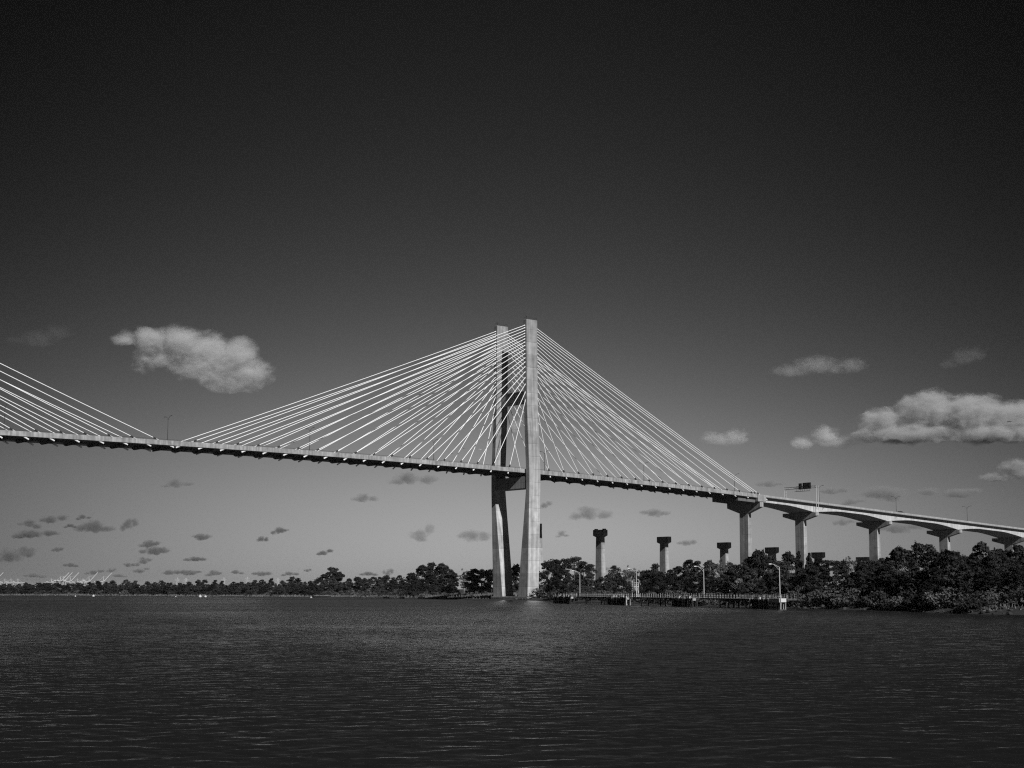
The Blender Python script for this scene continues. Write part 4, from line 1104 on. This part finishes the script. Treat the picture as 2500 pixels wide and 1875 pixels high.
cloud(zr(1700, 820, 2.765, [(1330, 570, 200, 115), (1620, 500, 250, 155), (1900, 530, 280, 155), (2180, 570, 270, 135), (2420, 590, 260, 130), (1500, 655, 420, 85), (2050, 670, 420, 88)]), 4.2,
      'broad cumulus bank with bright top and dark base beyond the viaduct', seed=2, vox=13., bias=.08, noise_amt=2.4, col_=.85, soft=2.8, rough=.75)
cloud(zr(1700, 820, 2.765, [(740, 725, 95, 60), (900, 680, 110, 90), (1010, 720, 180, 60, .4)]), 1.5, 'separate puff of cloud drifting before the broad cumulus bank', seed=9, soft=2.6)
cloud(zr(1700, 820, 2.765, [(690, 230, 170, 60), (860, 195, 200, 80), (980, 225, 180, 60, .6), (1090, 205, 140, 66)]), .2, 'faint wispy cloud high above the sign gantry', seed=3, noise_amt=3.8, soft=2.4)
cloud(zr(1700, 820, 2.765, [(1880, 140, 190, 100)]), .07, 'very faint cloud veil above the broad cumulus bank', seed=4)
cloud(zr(1700, 820, 2.765, [(120, 690, 90, 55), (195, 700, 120, 60), (280, 690, 110, 72)]), .6, 'small pale cloud just outside the last backstays', seed=5, noise_amt=3.4, soft=2.4)
cloud(zr(1700, 820, 2.765, [(2190, 890, 130, 70), (2060, 955, 130, 40), (2260, 940, 140, 60)]), 1.6, 'dark-based cumulus below the broad cumulus bank', seed=6, col_=.65)
cloud([(75, 822, 85, 38)], .04, 'very faint cloud veil over the far cable fan', seed=7)
cloud([(1256, 1045, 24, 26)], .7, 'little pale cloud seen between the pylon legs', seed=8)
GR = 'small grey clouds low over the viaduct'
for i, bl in enumerate([[(950, 1045, 120, 42)], [(1290, 1060, 190, 55), (1340, 1090, 100, 45)], [(1600, 1050, 95, 36), (1790, 1065, 130, 42), (1880, 1050, 90, 26)], [(1085, 1120, 105, 36)], [(520, 1000, 110, 40)]]):
    cloud(zr(1700, 820, 2.765, bl), .9, 'small grey cloud low over the viaduct', GR, seed=10 + i, col_=.5)
GL = 'small dark clouds low over the far wood'
lst = zr(0, 1240, 4.424, [(300, 180, 110, 45), (540, 130, 125, 48), (340, 280, 210, 44), (1000, 205, 190, 72), (1370, 175, 85, 66), (110, 500, 210, 78), (605, 460, 62, 26), (760, 617, 80, 24), (1600, 385, 115, 42), (1650, 470, 150, 45), (1390, 610, 55, 27), (1545, 585, 82, 40),
                                (1520, 680, 70, 27), (1850, 705, 95, 28), (1990, 690, 80, 24), (2100, 560, 110, 26), (2160, 315, 100, 42), (1190, 680, 50, 26), (1010, 700, 90, 24), (380, 735, 110, 22), (1290, 735, 80, 16), (740, 195, 70, 18), (870, 100, 70, 24)])
lst += [(791, 1349, 18, 6), (521, 1399, 20, 7), (578, 1398, 15, 5), (641, 1401, 22, 6), (707, 1402, 18, 5), (750, 1393, 8, 4), (680, 1294, 20, 8), (638, 1314, 14, 7), (901, 1401, 20, 5), (948, 1397, 12, 8), (470, 1398, 22, 6)]
for i, b in enumerate(lst): cloud([(b[0], b[1], b[2] * 1.3, b[3] * 1.6)], 2.0, 'small dark cloud low over the far wood', GL, seed=30 + i, base=1500, col_=.32, nsc=1.5, noise_amt=3.2, bias=-.06, rough=1.3)
GM = 'small faint clouds in the open sky behind the bridge'
for i, b in enumerate([(1006, 1167, 50, 16), (885, 1220, 30, 13), (1026, 1307, 30, 20), (1159, 1307, 38, 17), (1444, 1258, 46, 18), (1605, 1252, 36, 11), (424, 1180, 36, 12), (2063, 1277, 26, 10), (2205, 1288, 58, 14), (1375, 1305, 18, 8), (1680, 1325, 24, 8), (1480, 1388, 24, 5), (1330, 1235, 20, 8)]):
    cloud([(b[0], b[1], b[2] * 1.25, b[3] * 1.5)], .9, 'small faint grey cloud in the open sky behind the bridge', GM, seed=80 + i, col_=.4, nsc=1.5, noise_amt=3.2, bias=-.06, rough=1.3)

# ------------------------------------------------------------------ thin river haze
HAZE = 1.2e-5
mb = MB(); mb.box(-61000, 61000, -4000, 91000, -4.5, 127.0)
hz = mb.build('haze', None); hz['kind'] = 'stuff'
tag(hz, 'thin pale haze in the air over the river', 'haze')
hm = bpy.data.materials.new('haze_volume'); hm.use_nodes = True; hm.node_tree.nodes.clear()
ho = N(hm.node_tree, 'ShaderNodeOutputMaterial'); hp = N(hm.node_tree, 'ShaderNodeVolumePrincipled')
hp.inputs['Color'].default_value = g3(.9); hp.inputs['Density'].default_value = HAZE
hm.node_tree.links.new(hp.outputs[0], ho.inputs['Volume'])
hz.data.materials.clear(); hz.data.materials.append(hm)
